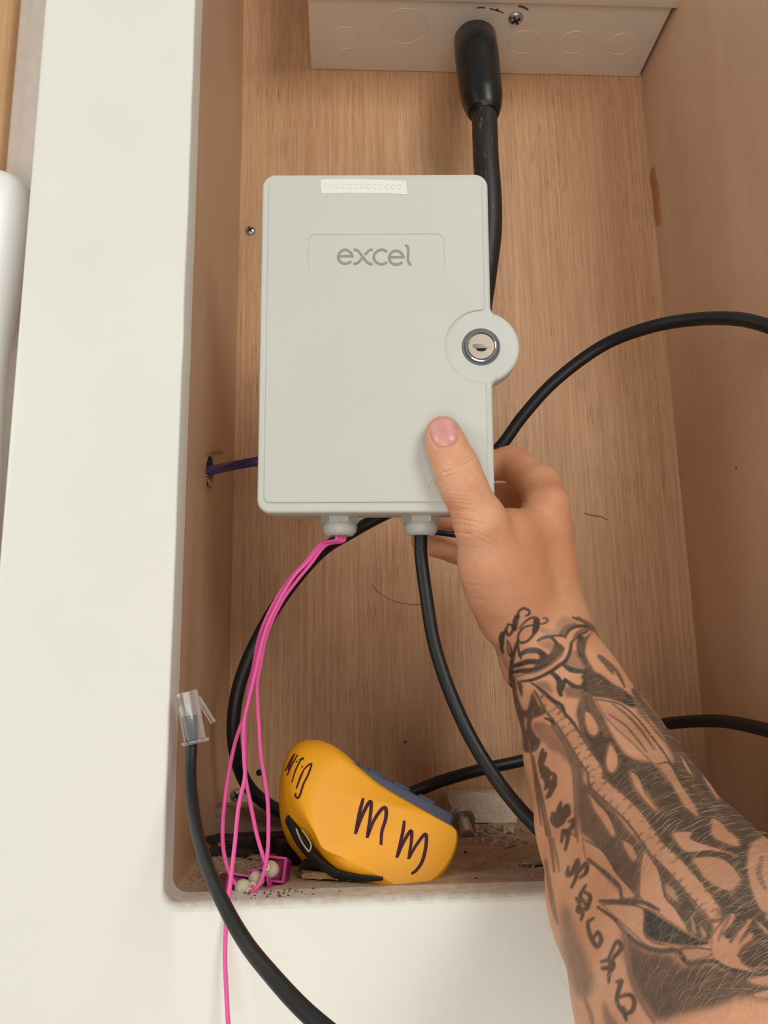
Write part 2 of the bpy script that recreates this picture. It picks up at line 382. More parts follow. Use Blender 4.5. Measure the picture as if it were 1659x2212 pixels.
# ragged cable hole in the left panel: a flat dark patch for the shade inside, with splinters
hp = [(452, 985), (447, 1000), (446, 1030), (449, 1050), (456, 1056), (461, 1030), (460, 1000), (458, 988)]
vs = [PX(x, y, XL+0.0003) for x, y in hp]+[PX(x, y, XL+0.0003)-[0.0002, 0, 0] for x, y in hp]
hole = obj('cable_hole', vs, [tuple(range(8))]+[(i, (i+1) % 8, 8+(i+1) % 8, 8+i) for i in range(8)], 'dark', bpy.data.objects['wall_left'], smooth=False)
mb = MB()
for k in range(26):
    if k < 12: a = PX(446+k*2.8, 980-random.random()*4, XL+0.0006); b = PX(446+k*2.8+random.uniform(4, 12), 976+random.uniform(-8, 5), XL+0.001+random.random()*0.002)
    else: a = PX(446+random.random()*10, 1024+random.random()*18, XL+0.0006); b = PX(450+random.random()*10, 1042+random.random()*18, XL+0.001+random.random()*0.003)
    mb.add(*tube([a, (a+b)/2+[0.0008, 0, 0.0003], b], [0.0006, 0.0005, 0.0001], 5))
mb.build('splinters', 'splinter', bpy.data.objects['wall_left'])
# small dark screw hole low in the back panel
mb = MB(); c0 = PY(560, 1669, YB); mb.add(*lathe([(0.0026, 0.0001), (0.0026, 0.0003), (0.0, 0.0003)], c0, (0, -1, 0), seg=14)); 
mb.build('screw_hole', 'dark', bpy.data.objects['wall_back'])
# small dents and specks on the boards
mb = MB(); 
for x, y, q in ((1590, 1012, 5), (1560, 740, 3), (875, 1603, 4), (1527, 815, 3), (1494, 800, 3)):
    if x > 1470: o = PX(x, y, XR-0.0001); mb.add(*lathe([(q*0.00025, 0), (0, 0.0003)], o, (-1, 0, 0), seg=8))
    else: o = PY(x, y, YB-0.0001); mb.add(*lathe([(q*0.00035, 0), (0, 0.0003)], o, (0, -1, 0), seg=8))
mb.build('dent', 'smudge', bpy.data.objects['wall_right'])

# ---------------------------------------------------------------- screws in the back panel
def screw(name, px, py, Yp, r, mat, label, ax=(0, -1, 0), Z=None):
    o = PY(px, py, Yp) if Z is None else PZ(px, py, Z)
    A = np.array(ax, float); root = empty(name, o)
    X = np.array([1., 0, 0]); B = np.cross(A, X)
    h = obj('screw_head', *lathe([(r, 0), (r, r*0.12), (r*0.9, r*0.32), (r*0.6, r*0.5), (r*0.25, r*0.58), (0, r*0.6)], o-A*0.0003, A, seg=28), mat, root)
    mb = MB()
    for q in (0.6, 0.6+math.pi/2):
        d = math.cos(q)*X+math.sin(q)*B; e = np.cross(A, d)
        pts = [o+A*r*0.30+d*s*r*0.62+e*u*r*0.11 for s, u in ((-1, -1), (1, -1), (1, 1), (-1, 1))]
        pts += [p+A*r*0.33 for p in pts]
        mb.add(pts, [(0, 1, 2, 3), (4, 5, 6, 7), (0, 1, 5, 4), (1, 2, 6, 5), (2, 3, 7, 6), (3, 0, 4, 7)])
    mb.build('cross_recess', 'dark', root)
    return tag(root, label, 'screw')
screw('screw', 541, 499, YB, 0.0049, 'zinc', 'bright cross-head screw sunk in back panel left of the grey box')
screw('screw', 512, 1718, YB, 0.0055, 'dustyscrew', 'dusty cross-head screw low in the back panel above the wood block')

# ---------------------------------------------------------------- cream steel enclosure at the top
z0 = PY(672, 150, YB)[2]; xa, xb = -0.0250, 0.3070; yf = 0.612
root = empty('metal_enclosure', ((xa+xb)/2, YB, z0))
tag(root, 'cream painted steel enclosure with knockouts at top of the back panel', 'enclosure')
P = rrect(xa, xb, yf, YB-0.0005, 0.0015, 3)
body = obj('enclosure_body', *prism(P, -(z0+0.16), -z0, 0.0008, lambda x, y, z: (x, y, -z)), 'enamel', root)
obj('front_cover', *prism(rrect(xa-0.003, xb+0.006, yf-0.012, yf-0.0005, 0.002, 3), -(z0+0.16), -z0+0.0045, 0.001, lambda x, y, z: (x, y, -z)), 'enamel', root)
for cx, cy, r in ((746, 82, 30), (876, 57, 47), (1131, 91, 31), (1238, 92, 30), (1340, 95, 29)):
    o = PZ(cx, cy, z0); rr = np.linalg.norm(PZ(cx+r, cy, z0)-o)
    obj('knockout', *lathe([(rr+0.0009, -0.0001), (rr+0.0004, 0.0005), (rr, 0.0006), (rr-0.0006, 0.0001), (rr-0.0012, 0.0002), (0, 0.0002)], o, (0, 0, -1), seg=48), 'enamel', root)
s = screw('screw', 1114, 38, YB, 0.0070, 'zinc', 'x', (0, 0, -1), z0)
del s['label']; del s['category']
s.parent = root; s.matrix_parent_inverse = parent_inv(root)
s.name = 'cover_screw'
tb = bvh(body); mb = MB()
mark(mb, tb, [(1030, 17), (1040, 16), (1048, 17)], 3); mark(mb, tb, [(1058, 18), (1068, 21), (1078, 24), (1088, 28)], 3); mark(mb, tb, [(1120, 13), (1130, 15), (1141, 21)], 5)
mark(mb, tb, [(1072, 24), (1074, 20), (1077, 24)], 4)
mb.build('paint_scuff', 'smudge', root)

# ---------------------------------------------------------------- scuffed black cable with boot from the enclosure
o0 = PZ(1026, 88, z0)
root = empty('armoured_cable', o0); tag(root, 'thick scuffed black cable with boot hanging from the cream enclosure', 'cable')
pa = [o0+[0, 0, 0.004], PY(1030, 120, 0.637), PY(1035, 165, 0.633), PY(1040, 205, 0.630), PY(1046, 240, 0.628), PY(1046.5, 249, 0.6275)]
pp = catmull(pa, 6); m = len(pp)
key = [(0, .0196), (.2, .0200), (.5, .0192), (.64, .0186), (.7, .0172), (.88, .0132), (.97, .0124), (1, .0117)]
rs = [np.interp(i/(m-1), [k for k, _ in key], [r for _, r in key]) for i in range(m)]
obj('cable_boot', *tube(pp, rs, 28), 'boot', root)
pc_ = [PY(1046, 240, 0.628), PY(1048, 300, 0.625), PY(1050, 350, 0.624), PY(1056, 430, 0.625), PY(1056, 500, 0.628), PY(1048, 570, 0.632), PY(1038, 640, 0.636), PY(1020, 740, 0.640), PY(985, 850, 0.644)]
obj('cable_jacket', *tube(catmull(pc_, 10), 0.0112, 24), 'armoured', root)

# ---------------------------------------------------------------- grey wall box held by the hand
yb_ = CM@nrm(np.array([780-829.5, 1106+11483, -F])); xb_ = CM@np.array([1, -0.0118, 0.0]); xb_ = nrm(xb_-xb_.dot(yb_)*yb_); zb_ = np.cross(xb_, yb_)
BO = PD(812, 740, 0.50)
def BW(x, y, z): return BO+xb_*x+yb_*y+zb_*z
def BL(px, py, z=0.0):
    p = PP(px, py, BO+zb_*z, zb_)-BO; return np.array([p.dot(xb_), p.dot(yb_)])
def BLp(px, py): return tuple(BL(px, py))
bx0 = (BL(566, 500)[0]+BL(553, 1000)[0])/2; bx0 = BL(560, 740)[0]; bx1 = BL(1062.5, 740)[0]
by1 = BL(800, 373)[1]; by0 = BL(800, 1107)[1]
lc = BL(1043, 747); LR = BL(1124, 747)[0]-lc[0]; pr = 0.0083
root = empty('wall_box', BW((bx0+bx1)/2, by0, -0.02))
tag(root, 'light grey plastic lockable wall box held by the tattooed hand', 'wall box')
def door_outline(ins=0.0, rf=0.0045):
    x0, x1, y0, y1 = bx0+ins, bx1-ins, by0+ins, by1-ins; R = LR-ins; r = pr-ins
    q = arc(x0+r, y0+r, r, 180, 270, 8)+arc(x1-r*.6, y0+r*.6, r*.6, 270, 360, 8)
    fx = x1+rf; dy = math.sqrt((R+rf)**2-(fx-lc[0])**2); al = math.degrees(math.atan2(dy, fx-lc[0]))
    q += arc(fx, lc[1]-dy, rf, 180, 180-al, 6)
    q += arc(lc[0], lc[1], R, -al, al, 30)
    q += arc(fx, lc[1]+dy, rf, 180+al, 180, 6)
    q += arc(x1-r, y1-r, r, 0, 90, 8)+arc(x0+r, y1-r, r, 90, 180, 8)
    return q
obj('back_shell', *prism(rrect(bx0+0.0015, bx1-0.0015, by0+0.0022, by1-0.0022, pr-0.001, 6), -0.043, -0.0145, 0, BW, b0=0.003), 'box', root)
door = obj('door', *prism(door_outline(), -0.0150, -0.0012, 0.0022, BW, 5, b0=0.0008), 'box', root, angle=40)
px0 = BL(575, 740)[0]; px1 = BL(1048.5, 740)[0]; py1 = BL(800, 383)[1]; py0 = BL(800, 1085)[1]; PRr = BL(1043, 747)[0]-BL(962, 747)[0]; rf = 0.0022
q = arc(px0+.004, py0+.004, .004, 180, 270, 6)+arc(px1-.003, py0+.003, .003, 270, 360, 6)
fx = px1-rf; dy = math.sqrt((PRr+rf)**2-(fx-lc[0])**2); al = math.degrees(math.atan2(dy, fx-lc[0]))
q += arc(fx, lc[1]-dy, rf, 0, 180-al, 8)
q += arc(lc[0], lc[1], PRr, 360-al, al, 50)[1:-1]
q += arc(fx, lc[1]+dy, rf, al-180, 0, 8)
q += arc(px1-.006, py1-.006, .006, 0, 90, 6)+arc(px0+.006, py1-.006, .006, 90, 180, 6)
panel = obj('raised_panel', *prism(q, -0.003, 0.0, 0.0008, BW, 4), 'box', door, angle=40)
# shallow recess round the lettering
cut = obj('cutter', *prism(rrect(BL(665, 550)[0], BL(960, 550)[0], BL(810, 594)[1], BL(810, 505)[1], 0.005, 8), -0.0004, 0.004, 0, BW), 'box', smooth=False)
md = panel.modifiers.new('recess', 'BOOLEAN'); md.operation = 'DIFFERENCE'; md.object = cut; md.solver = 'EXACT'
bpy.context.view_layer.update(); dg = bpy.context.evaluated_depsgraph_get()
nm = bpy.data.meshes.new_from_object(panel.evaluated_get(dg)); panel.modifiers.clear(); panel.data = nm
bpy.data.objects.remove(cut)
nm.set_sharp_from_angle(angle=math.radians(40))
# lettering
def ribbon(mb, pts, wpx, z0, z1, n=8, round_=False):
    qq = catmull(pts, n) if n > 1 else [np.array(p, float) for p in pts]; m = len(qq); L = []; wm = wpx
    for i, p in enumerate(qq):
        d = qq[min(i+1, m-1)]-qq[max(i-1, 0)]; d /= np.linalg.norm(d); e = np.array([-d[1], d[0]])*wm/2
        a = BL(*(p+e), z1); b = BL(*(p-e), z1)
        L += [BW(*a, z1), BW(*b, z1), BW(*a, z0), BW(*b, z0)]
    fs = [(0, 2, 3, 1), (4*m-4, 4*m-3, 4*m-1, 4*m-2)]
    for i in range(m-1): a = 4*i; b = a+4; fs += [(a, a+1, b+1, b), (a, b, b+2, a+2), (a+1, a+3, b+3, b+1)]
    mb.add(L, fs)
K = 320/1659
def c1(pts): return [(660+x*K, 480+y*K) for x, y in pts]
mb = MB()
for dx, dy in ((0, 0), (572, 10)):
    ribbon(mb, c1([(370+dx, 381+dy), (450+dx, 378+dy+1), (538+dx, 378+dy+2)]), 5.0, -0.0005, -0.00015)
    ribbon(mb, c1([(528+dx, 386+dy), (500+dx, 335+dy), (450+dx, 308+dy), (400+dx, 322+dy), (366+dx, 375+dy), (378+dx, 430+dy), (425+dx, 461+dy), (475+dx, 457+dy), (512+dx, 438+dy)]), 5.2, -0.0005, -0.00014)
ribbon(mb, c1([(538, 308), (575, 312), (610, 345), (650, 400), (690, 446), (725, 466), (752, 465)]), 5.0, -0.0005, -0.00014)
ribbon(mb, c1([(752, 308), (715, 312), (690, 335), (664, 362)]), 5.0, -0.0005, -0.00014)
ribbon(mb, c1([(628, 405), (600, 440), (570, 460), (536, 464)]), 5.0, -0.0005, -0.00014)
ribbon(mb, c1([(912, 330), (870, 308), (825, 312), (780, 345), (764, 392), (785, 440), (830, 467), (878, 464), (912, 446)]), 5.0, -0.0005, -0.00014)
ribbon(mb, c1([(1118, 252), (1142, 275), (1150, 310), (1148, 380), (1148, 420), (1158, 455), (1182, 478)]), 5.0, -0.0005, -0.00014)
mb.build('lettering', 'logo', door, smooth=False)
# white tape with faint embossed rings
mb = MB(); v = [(693, 388), (760, 387), (830, 389), (877, 391), (880, 420), (830, 418), (760, 417), (695, 418)]
P = [BLp(*p) for p in v]; mb.add(*prism(P, 0, 0.00025, 0, BW)); tp_ = mb.build('tape', 'tape', root, smooth=False)
mb = MB()
for k in range(13):
    x = 703+k*13.3; y = 401.5+k*0.25
    pts = [np.array(BL(x+4.2*math.cos(q_), y+5.0*math.sin(q_))) for q_ in np.linspace(0.5, 5.9, 13)]
    path = [BW(p[0], p[1], 0.00022) for p in pts]; mb.add(*tube(path, 0.00022, 5))
mb.build('embossing', 'tape_mark', tp_)
# lock
lo = BW(BL(1039.5, 748)[0], BL(1039.5, 748)[1], -0.0013)
R1 = 0.0118
gk = obj('lock_recess', *lathe([(R1, -0.002), (R1, 0.0004), (R1-0.0006, 0.0006), (R1-0.0022, 0.0001), (R1-0.0024, -0.001)], lo, zb_, xb_, 56), 'recess_grey', door)  # recess round the lock, its darkness put into the ring colour
obj('lock_ring', *lathe([(0.0101, -0.002), (0.0101, 0.0009), (0.0098, 0.0017), (0.0091, 0.0020), (0.0086, 0.0016), (0.0085, 0.0002), (0.0085, -0.001)], lo, zb_, xb_, 56), 'chrome', door)
obj('lock_barrel', *lathe([(0.0082, -0.002), (0.0082, 0.0012), (0.0079, 0.0015), (0.0, 0.0015)], lo, zb_, xb_, 56), 'nickel', door)
def LW(x, y, z): return lo+xb_*x+yb_*y+zb_*z
obj('key_slot', *prism([(-0.0052, -0.0012), (0.0052, -0.0012), (0.0052, 0.0013), (-0.0052, 0.0013)], 0.0010, 0.00165, 0.0002, LW), 'brass_grey', door)
obj('key_dimple', *prism([(0.0034*math.cos(a_), -0.0013+0.0021*math.sin(a_)) for a_ in np.linspace(math.pi, 2*math.pi, 12)], 0.0010, 0.00158, 0, LW), 'dark', door)
# raised warning triangle near the thumb
mb = MB()
for tri in ([(923, 1054), (973, 974), (1022, 1054)], [(936, 1047), (973, 988), (1010, 1047)]):
    pts = [np.array(BL(*p)) for p in tri]; path = []
    for i in range(3):
        a, b = pts[i], pts[(i+1) % 3]
        mb.add(*tube([BW(a[0], a[1], 0.0), BW(b[0], b[1], 0.0)], 0.00035, 8))
mb.build('embossed_triangle', 'box', door)
# cable glands
def gland(px, rr=0.0118):
    x = BL(px, 1110)[0]; top = BW(x, by0+0.0022, -0.026); d = -yb_
    g = MB()
    hexp = [(rr*1.02, 0.0), (rr*1.02, 0.004)]
    vs, fs = lathe([(rr*1.0, -0.001), (rr*1.0, 0.0052), (rr*0.96, 0.0056)], top, d, xb_, 6); g.add(vs, fs)
    g.add(*lathe([(rr*0.86, 0.005), (rr*0.92, 0.0062), (rr*0.93, 0.0085), (rr*0.86, 0.0112), (rr*0.70, 0.0132), (rr*0.52, 0.0136), (rr*0.50, 0.012)], top, d, xb_, 40))
    o = g.build('cable_gland', 'gland', root, angle=40)
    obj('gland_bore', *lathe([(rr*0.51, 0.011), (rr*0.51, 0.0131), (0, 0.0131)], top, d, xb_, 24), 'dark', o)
    return top+d*0.0131
g1 = gland(729); g2 = gland(913)

# ---------------------------------------------------------------- loose cables
def cable(name, pts, r, mat, label, cat='cable', group=None, seg=16, n=10):
    o = obj(name, *tube(catmull(pts, n), r, seg), mat); return tag(o, label, cat, group)
L1 = [(2250, 1250, .40), (2000, 930, .415), (1850, 800, .43), (1740, 735, .45), (1690, 715, .465), (1600, 690, .49), (1500, 690, .52), (1400, 708, .545), (1300, 748, .57), (1200, 822, .59), (1130, 898, .60), (1080, 965, .605), (1010, 1025, .612), (930, 1068, .615), (830, 1112, .612),
      (760, 1150, .61), (690, 1195, .60), (610, 1290, .59), (547, 1400, .58), (512, 1500, .58), (505, 1600, .59), (528, 1685, .61), (575, 1735, .62), (640, 1762, .63), (760, 1762, .645),
      (890, 1712, .655), (960, 1685, .66), (1050, 1660, .665), (1140, 1640, .668), (1300, 1598, .66), (1380, 1575, .65), (1450, 1562, .63), (1540, 1557, .60), (1610, 1566, .57), (1700, 1592, .53), (1850, 1660, .47), (2100, 1820, .43)]
cable('coiled_cable', [PY(*p) for p in L1], 0.0047, 'cable', 'long black cable looping behind the grey box and down around the yellow tester')
L2 = [(912, 1150, None), (914, 1200, .510), (921, 1290, .508), (938, 1390, .505), (970, 1490, .50), (1015, 1590, .495), (1070, 1680, .485), (1125, 1750, .475), (1185, 1810, .465), (1260, 1880, .45), (1340, 1990, .447), (1400, 2120, .446)]
cable('gland_cable', [g2+yb_*0.004, g2-yb_*0.006, g2-yb_*0.013]+[PY(p[0], p[1], p[2]+(g2[1]-.510)*w3) for p, w3 in zip(L2[1:], [1, .8, .6, .4, .2, 0, 0, 0, 0, 0, 0]) if p[1] > 1230], 0.0041, 'cable', 'black cable dropping straight out of the right gland of grey box')
# purple cable
cable('purple_cable', [PX(440, 1020, XL-0.012), PX(452, 1017, XL+0.002), PY(500, 1007, .585), PY(548, 998, .575), PY(600, 990, .572), PY(660, 985, .57)], 0.0034, 'purple', 'short dark purple cable from ragged hole in left panel to box')

# patch cable with clear plug
root = empty('patch_cable', PY(415, 1590, .45)); tag(root, 'black cable ending in a clear modular plug, hanging over the frame at left', 'patch cable')
L3 = [(411, 1548, .453), (414, 1600, .45), (412, 1680, .44), (421, 1770, .42), (444, 1860, .39), (482, 1950, .36), (530, 2035, .335), (590, 2110, .31), (660, 2185, .29), (760, 2270, .27)]
obj('cable_jacket', *tube(catmull([PY(*p) for p in L3], 10), 0.0030, 18), 'cableclean', root)
pc0 = PY(413, 1555, .452); pup = nrm(PY(400, 1500, .452)-PY(416, 1590, .452)); pf = nrm(np.array([-0.9, -0.42, 0])); pf = nrm(pf-pf.dot(pup)*pup); pr_ = np.cross(pup, pf)
def PW(x, y, z): return pc0+pr_*x+pf*y+pup*z
hs = obj('plug_housing', *prism(rrect(-0.0060, 0.0060, -0.0046, 0.0046, 0.0008, 3), -0.0105, 0.0150, 0.0006, PW), 'clear', root)
obj('plug_rear_sleeve', *prism(rrect(-0.0070, 0.0070, -0.0058, 0.0058, 0.001, 3), -0.0125, -0.0106, 0.0003, PW), 'clear', hs)
lv = [PW(x, y, z) for x in (-0.0028, 0.0028) for y, z in ((-0.0047, 0.0105), (-0.0062, 0.0112), (-0.0122, -0.0035), (-0.0108, -0.0042))]
obj('latch_tab', lv, [(0, 1, 2, 3), (4, 7, 6, 5), (0, 4, 5, 1), (1, 5, 6, 2), (2, 6, 7, 3), (3, 7, 4, 0)], 'clear', hs, smooth=False)
for k in range(8): obj('contact', *prism(rrect(-0.00025, 0.00025, -0.002, 0.002, 0.0001, 1), 0.0085, 0.0128, 0, lambda x, y, z, k=k: PW(x-0.0036+k*0.00103, y+0.0018, z)), 'gold', hs, smooth=False)
mb = MB()
for k in range(4): mb.add(*tube([PW((k-1.5)*0.0011, 0, -0.001), PW((k-1.5)*0.0018, 0.0006, 0.0085)], 0.00045, 7))
mb.build('inner_wires', 'whitetie', hs)

# ---------------------------------------------------------------- meter
A_ = PY(750, 1655, .503); C_ = PY(985, 1777, .513); B_ = PZ(890, 1930, 0.0)
B_ = PY(890, 1928, .4895)
nn = nrm(np.cross(C_-A_, B_-A_)); nn = nn if nn[1] > 0 else -nn
ax_ = nrm(C_-A_); tx = np.cross(nn, ax_); tx = tx if tx[2] > 0 else -tx
def ML(px, py): p = PP(px, py, A_, nn)-A_; return np.array([p.dot(ax_), p.dot(tx)])
def MWd(a, t_, n): return A_+ax_*a+tx*t_+nn*n
prof = [(752, 1656), (830, 1696), (915, 1741), (968, 1770), (990, 1786), (996, 1808), (990, 1840), (972, 1876), (945, 1906), (912, 1925), (880, 1929), (850, 1922), (790, 1890), (740, 1862), (700, 1838), (688, 1815), (683, 1780), (690, 1740), (712, 1700), (735, 1672)]
PF = [ML(*p) for p in prof]; PFs = [np.array(p) for p in catmull(PF, 5, True)]
if area2(PFs) < 0: PFs = PFs[::-1]
PFs = np.array(PFs); amin, amax = PFs[:, 0].min(), PFs[:, 0].max(); u = (PFs[:, 0]-amin)/(amax-amin)
W_ = 0.058; NM = 0.022
def MLn(px, py, n): p = PP(px, py, A_+nn*n, nn)-A_-nn*n; return np.array([p.dot(ax_), p.dot(tx)])
tgt = {0: (712, 1618), 1: (800, 1668), 14: (672, 1812), 15: (632, 1765), 16: (613, 1718), 17: (611, 1668), 18: (628, 1618), 19: (662, 1601)}
dl = [MLn(*tgt[i], NM)-PF[i] if i in tgt else np.zeros(2) for i in range(len(PF))]
dl[1] = dl[1]*0.25
DL = catmull([np.concatenate([p, d]) for p, d in zip(PF, dl)], 5, True)
if area2([d[:2] for d in DL]) < 0: DL = DL[::-1]
DL = np.array(DL)[:, 2:]
rings = []
ns = [0, .0003, .001, .0022, .004, .0065, .010, .014, .018, .022, .027, .033, .040, .046, .051, .0545, .057, W_]
for n_ in ns:
    rb = 0.006; k1 = min(1, n_/rb); ins = rb*0.5*(1-k1)**2
    k2 = min(1, (W_-n_)/0.012); ins2 = 0.012*(1-math.sqrt(max(0, 1-(1-k2)**2)))
    wgt = np.clip(u*4-0.3, 0.0, 1)
    Q = offs(PFs, ins*wgt+ins2)
    e_ = math.sqrt(max(0, 1-(1-min(1, n_/NM))**2)) if n_ <= NM else math.cos((n_-NM)/(W_-NM)*math.pi/2*0.8)
    rings.append(Q+DL*e_)
vs = [MWd(p[0], p[1], n_) for Q, n_ in zip(rings, ns) for p in Q]; m = len(PFs); fs = [tuple(range(m))]
for i in range(len(ns)-1):
    for k in range(m): k2 = (k+1) % m; fs.append((i*m+k, i*m+k2, (i+1)*m+k2, (i+1)*m+k))
fs.append(tuple((len(ns)-1)*m+k for k in range(m)))
root = empty('handheld_tester', MWd(0.03, -0.03, 0.02)); tag(root, 'amber yellow handheld tester with marker lettering lying tilted on the cupboard floor', 'tester')
mbody = obj('tester_body', vs, fs, 'yellow', root, angle=45)
def face_fr(x, y, z): return MWd(x, z, y)
L_ = np.linalg.norm(C_-A_)
fp = obj('face_plate', *prism(rrect(-0.008, L_-0.001, 0.0016, W_-0.006, 0.003), -0.004, 0.0050, 0.0012, face_fr), 'facegrey', root)
for i in range(4):
    for j in range(3):
        a0 = -0.004+i*0.0175; n0 = 0.004+j*0.0150
        obj('key', *prism(rrect(a0, a0+0.012, n0, n0+0.010, 0.002), 0.003, 0.0078, 0.001, face_fr), 'facegrey', fp)
tb = bvh(mbody); K2 = 460/1659
def c2(pts): return [(560+x*K2, 1580+y*K2) for x, y in pts]
mb = MB()
for st in ([(810, 520), (780, 640), (748, 800)], [(752, 790), (800, 660), (850, 560), (872, 560), (862, 680), (838, 830)], [(842, 825), (890, 700), (950, 610), (985, 600), (985, 680), (955, 780), (948, 885)]):
    mark(mb, tb, c2(st), 8)
for st in ([(1130, 695), (1115, 800), (1070, 985)], [(1074, 980), (1120, 870), (1180, 775), (1185, 850), (1162, 995)], [(1165, 990), (1220, 890), (1295, 800), (1297, 900), (1270, 1010), (1225, 1080), (1185, 1110)]):
    mark(mb, tb, c2(st), 7.5)
mb.build('side_lettering', 'ink', mbody); mb = MB()
for st in ([(205, 310), (240, 235), (270, 180)], [(225, 300), (262, 205), (280, 175)], [(218, 345), (250, 270), (300, 182)], [(285, 240), (297, 232)], [(255, 398), (285, 300), (330, 215), (350, 210)], [(310, 222), (348, 213)], [(330, 280), (340, 272)]):
    mark(mb, tb, c2(st), 3.0)
for st in ([(290, 445), (320, 360), (345, 305)], [(345, 300), (385, 262), (408, 258), (380, 340), (345, 410), (320, 490), (300, 520), (283, 500), (286, 480)]):
    mark(mb, tb, c2(st), 4.2)
mb.build('end_lettering', 'ink', mbody)

# black strap / pouch under the meter, with a pale tie loop
sp_ = [(626, 1772, .515), (648, 1815, .508), (688, 1862, .502), (745, 1901, .495), (790, 1926, .4885), (828, 1934, .4860)]
root = empty('black_strap', PZ(740, 1900, 0)); tag(root, 'dull black rubber strap pinned beneath the yellow tester', 'strap')
cl = catmull([PY(*p) for p in sp_], 6); vs = []; fs = []
for i, p in enumerate(cl):
    z = max(0.0035, p[2]); p = np.array([p[0], p[1], z]); hw = (0.0075+0.001*math.sin(i*0.5))*(1-0.85*(i/len(cl))**2); th = 0.003-0.0022*i/len(cl)
    T_ = nrm(cl[min(i+1, len(cl)-1)]-cl[max(0, i-1)]); sd = nrm(np.cross(T_, [0, 0.55, 0.8])); up_ = np.cross(sd, T_); up_ = up_ if up_[2] > 0 else -up_
    for k in range(12):
        q_ = 2*math.pi*k/12; vs.append(p+sd*hw*math.cos(q_)+up_*th*math.sin(q_))
for i in range(len(cl)-1):
    for k in range(12): k2 = (k+1) % 12; fs.append((i*12+k, i*12+k2, i*12+12+k2, i*12+12+k))
fs += [tuple(range(12)), tuple((len(cl)-1)*12+k for k in range(12))]
obj('strap_band', vs, fs, 'rubber', root)
lp = [(640, 1790, .503), (650, 1815, .501), (664, 1836, .498), (668, 1838, .498), (672, 1825, .498), (662, 1806, .499), (652, 1792, .501)]
obj('tie_loop', *tube(catmull([PY(*p) for p in lp], 6), 0.0005, 8), 'whitetie', root)

# ---------------------------------------------------------------- pink fibres and magenta connectors
K3 = 380/1501
def c8(pts): return [(340+x*K3, 1440+y*K3) for x, y in pts]
def fib(px, Y0, Y1, dx=0.0):
    P_ = [g1+np.array([dx, dx*.6, 0.003]), g1+np.array([dx, dx*.6, -0.003])]; n_ = len(px); px = [(p[0]+dx*1900*max(0, 1-i/6), p[1]) for i, p in enumerate(px)]
    for i, p in enumerate(px): P_.append(PY(p[0], p[1], Y0+(Y1-Y0)*i/(n_-1)))
    return P_
top_ = [(697, 1175), (662, 1215), (634, 1245)]
fr1 = 0.00115
F1 = top_+[(598, 1295), (565, 1365), (548, 1440)]+c8([(775, 230), (755, 380), (690, 560), (650, 700), (610, 900), (580, 1100), (560, 1300), (558, 1500), (580, 1650), (620, 1775), (665, 1850), (730, 1888), (790, 1885), (812, 1876)])
F3 = top_+[(600, 1298), (570, 1365), (551, 1440)]+c8([(785, 260), (750, 430), (745, 600), (745, 800), (752, 950), (790, 1150), (840, 1400), (890, 1580), (920, 1660), (940, 1697)])
F5 = [(699, 1178), (666, 1220), (640, 1252), (606, 1300), (575, 1370), (561, 1440)]+c8([(850, 150), (855, 330), (865, 500), (882, 750), (922, 1000), (944, 1200), (945, 1500), (925, 1680), (890, 1815), (840, 1895), (800, 1930)])
F4 = top_+[(603, 1296), (573, 1362), (554, 1440)]+c8([(780, 280), (742, 450), (733, 620), (740, 800), (745, 950), (692, 1200), (662, 1500), (640, 1700), (612, 1950), (590, 2150)])+[(486, 2060), (489, 2140), (494, 2230)]
fg = 'pink fibre pigtails hanging from the left gland'
# connector housings: rectangular open shells on the floor
def shell(ce, ex, ey, ez, w_, h_, d_, parent):
    """open-fronted rectangular connector body: ex width, ey height, ez towards open front"""
    fr = lambda x, y, z: ce+ex*x+ey*y+ez*z
    mb = MB(); th = 0.0011
    mb.add(*prism(rrect(-w_/2, w_/2, -h_/2, h_/2, 0.001, 3), -d_, -0.004, 0, fr, b0=0.0015))
    o = mb.build('connector_housing', 'magenta', parent)
    P = rrect(-w_/2, w_/2, -h_/2, h_/2, 0.001, 3); I = [tuple(p) for p in offs(P, th)]
    n = len(P); vs = [fr(*p, 0) for p in P]+[fr(*p, 0) for p in I]+[fr(*p, -0.0042) for p in P]+[fr(*p, -0.0042) for p in I]
    fs = []
    for i in range(n): j = (i+1) % n; fs += [(i, j, n+j, n+i), (2*n+i, 2*n+j, j, i), (3*n+i, 3*n+j, n+j, n+i)]
    obj('rim', vs, fs, 'magentaedge', o)
    return o
def boot_(base, tip, parent, R=0.0046):
    ax = tip-base; L = np.linalg.norm(ax)
    obj('strain_relief', *lathe([(R*0.9, 0), (R, L*0.15), (R, L*0.38), (R*0.88, L*0.52), (R*0.5, L*0.66), (R*0.42, L*0.72), (R*0.42, L*0.98), (R*0.36, L), (R*0.2, L), (R*0.2, L*0.9)], base, ax, seg=28), 'ivory', parent)
def pigtail(path, label, boot_base, boot_tip, Ys, hc, ez, w_=0.0125, h_=0.0115, d_=0.018, ry=0.0, dxx=0.0):
    root = empty('fibre_pigtail', hc); tag(root, label, 'fibre pigtail')
    pts = fib(path, *Ys, dxx); pts = pts[:-1]+[boot_tip]
    obj('fibre', *tube(catmull(pts, 8), fr1, 10), 'pink', root)
    ez = nrm(np.array(ez)); up_ = np.array([0, 0, 1.]); ey = nrm(up_-up_.dot(ez)*ez); ex = np.cross(ey, ez)
    ca, sa = math.cos(ry), math.sin(ry); ex, ey = ex*ca+ey*sa, ey*ca-ex*sa
    shell(hc, ex, ey, ez, w_, h_, d_, root); boot_(boot_base, boot_tip, root)
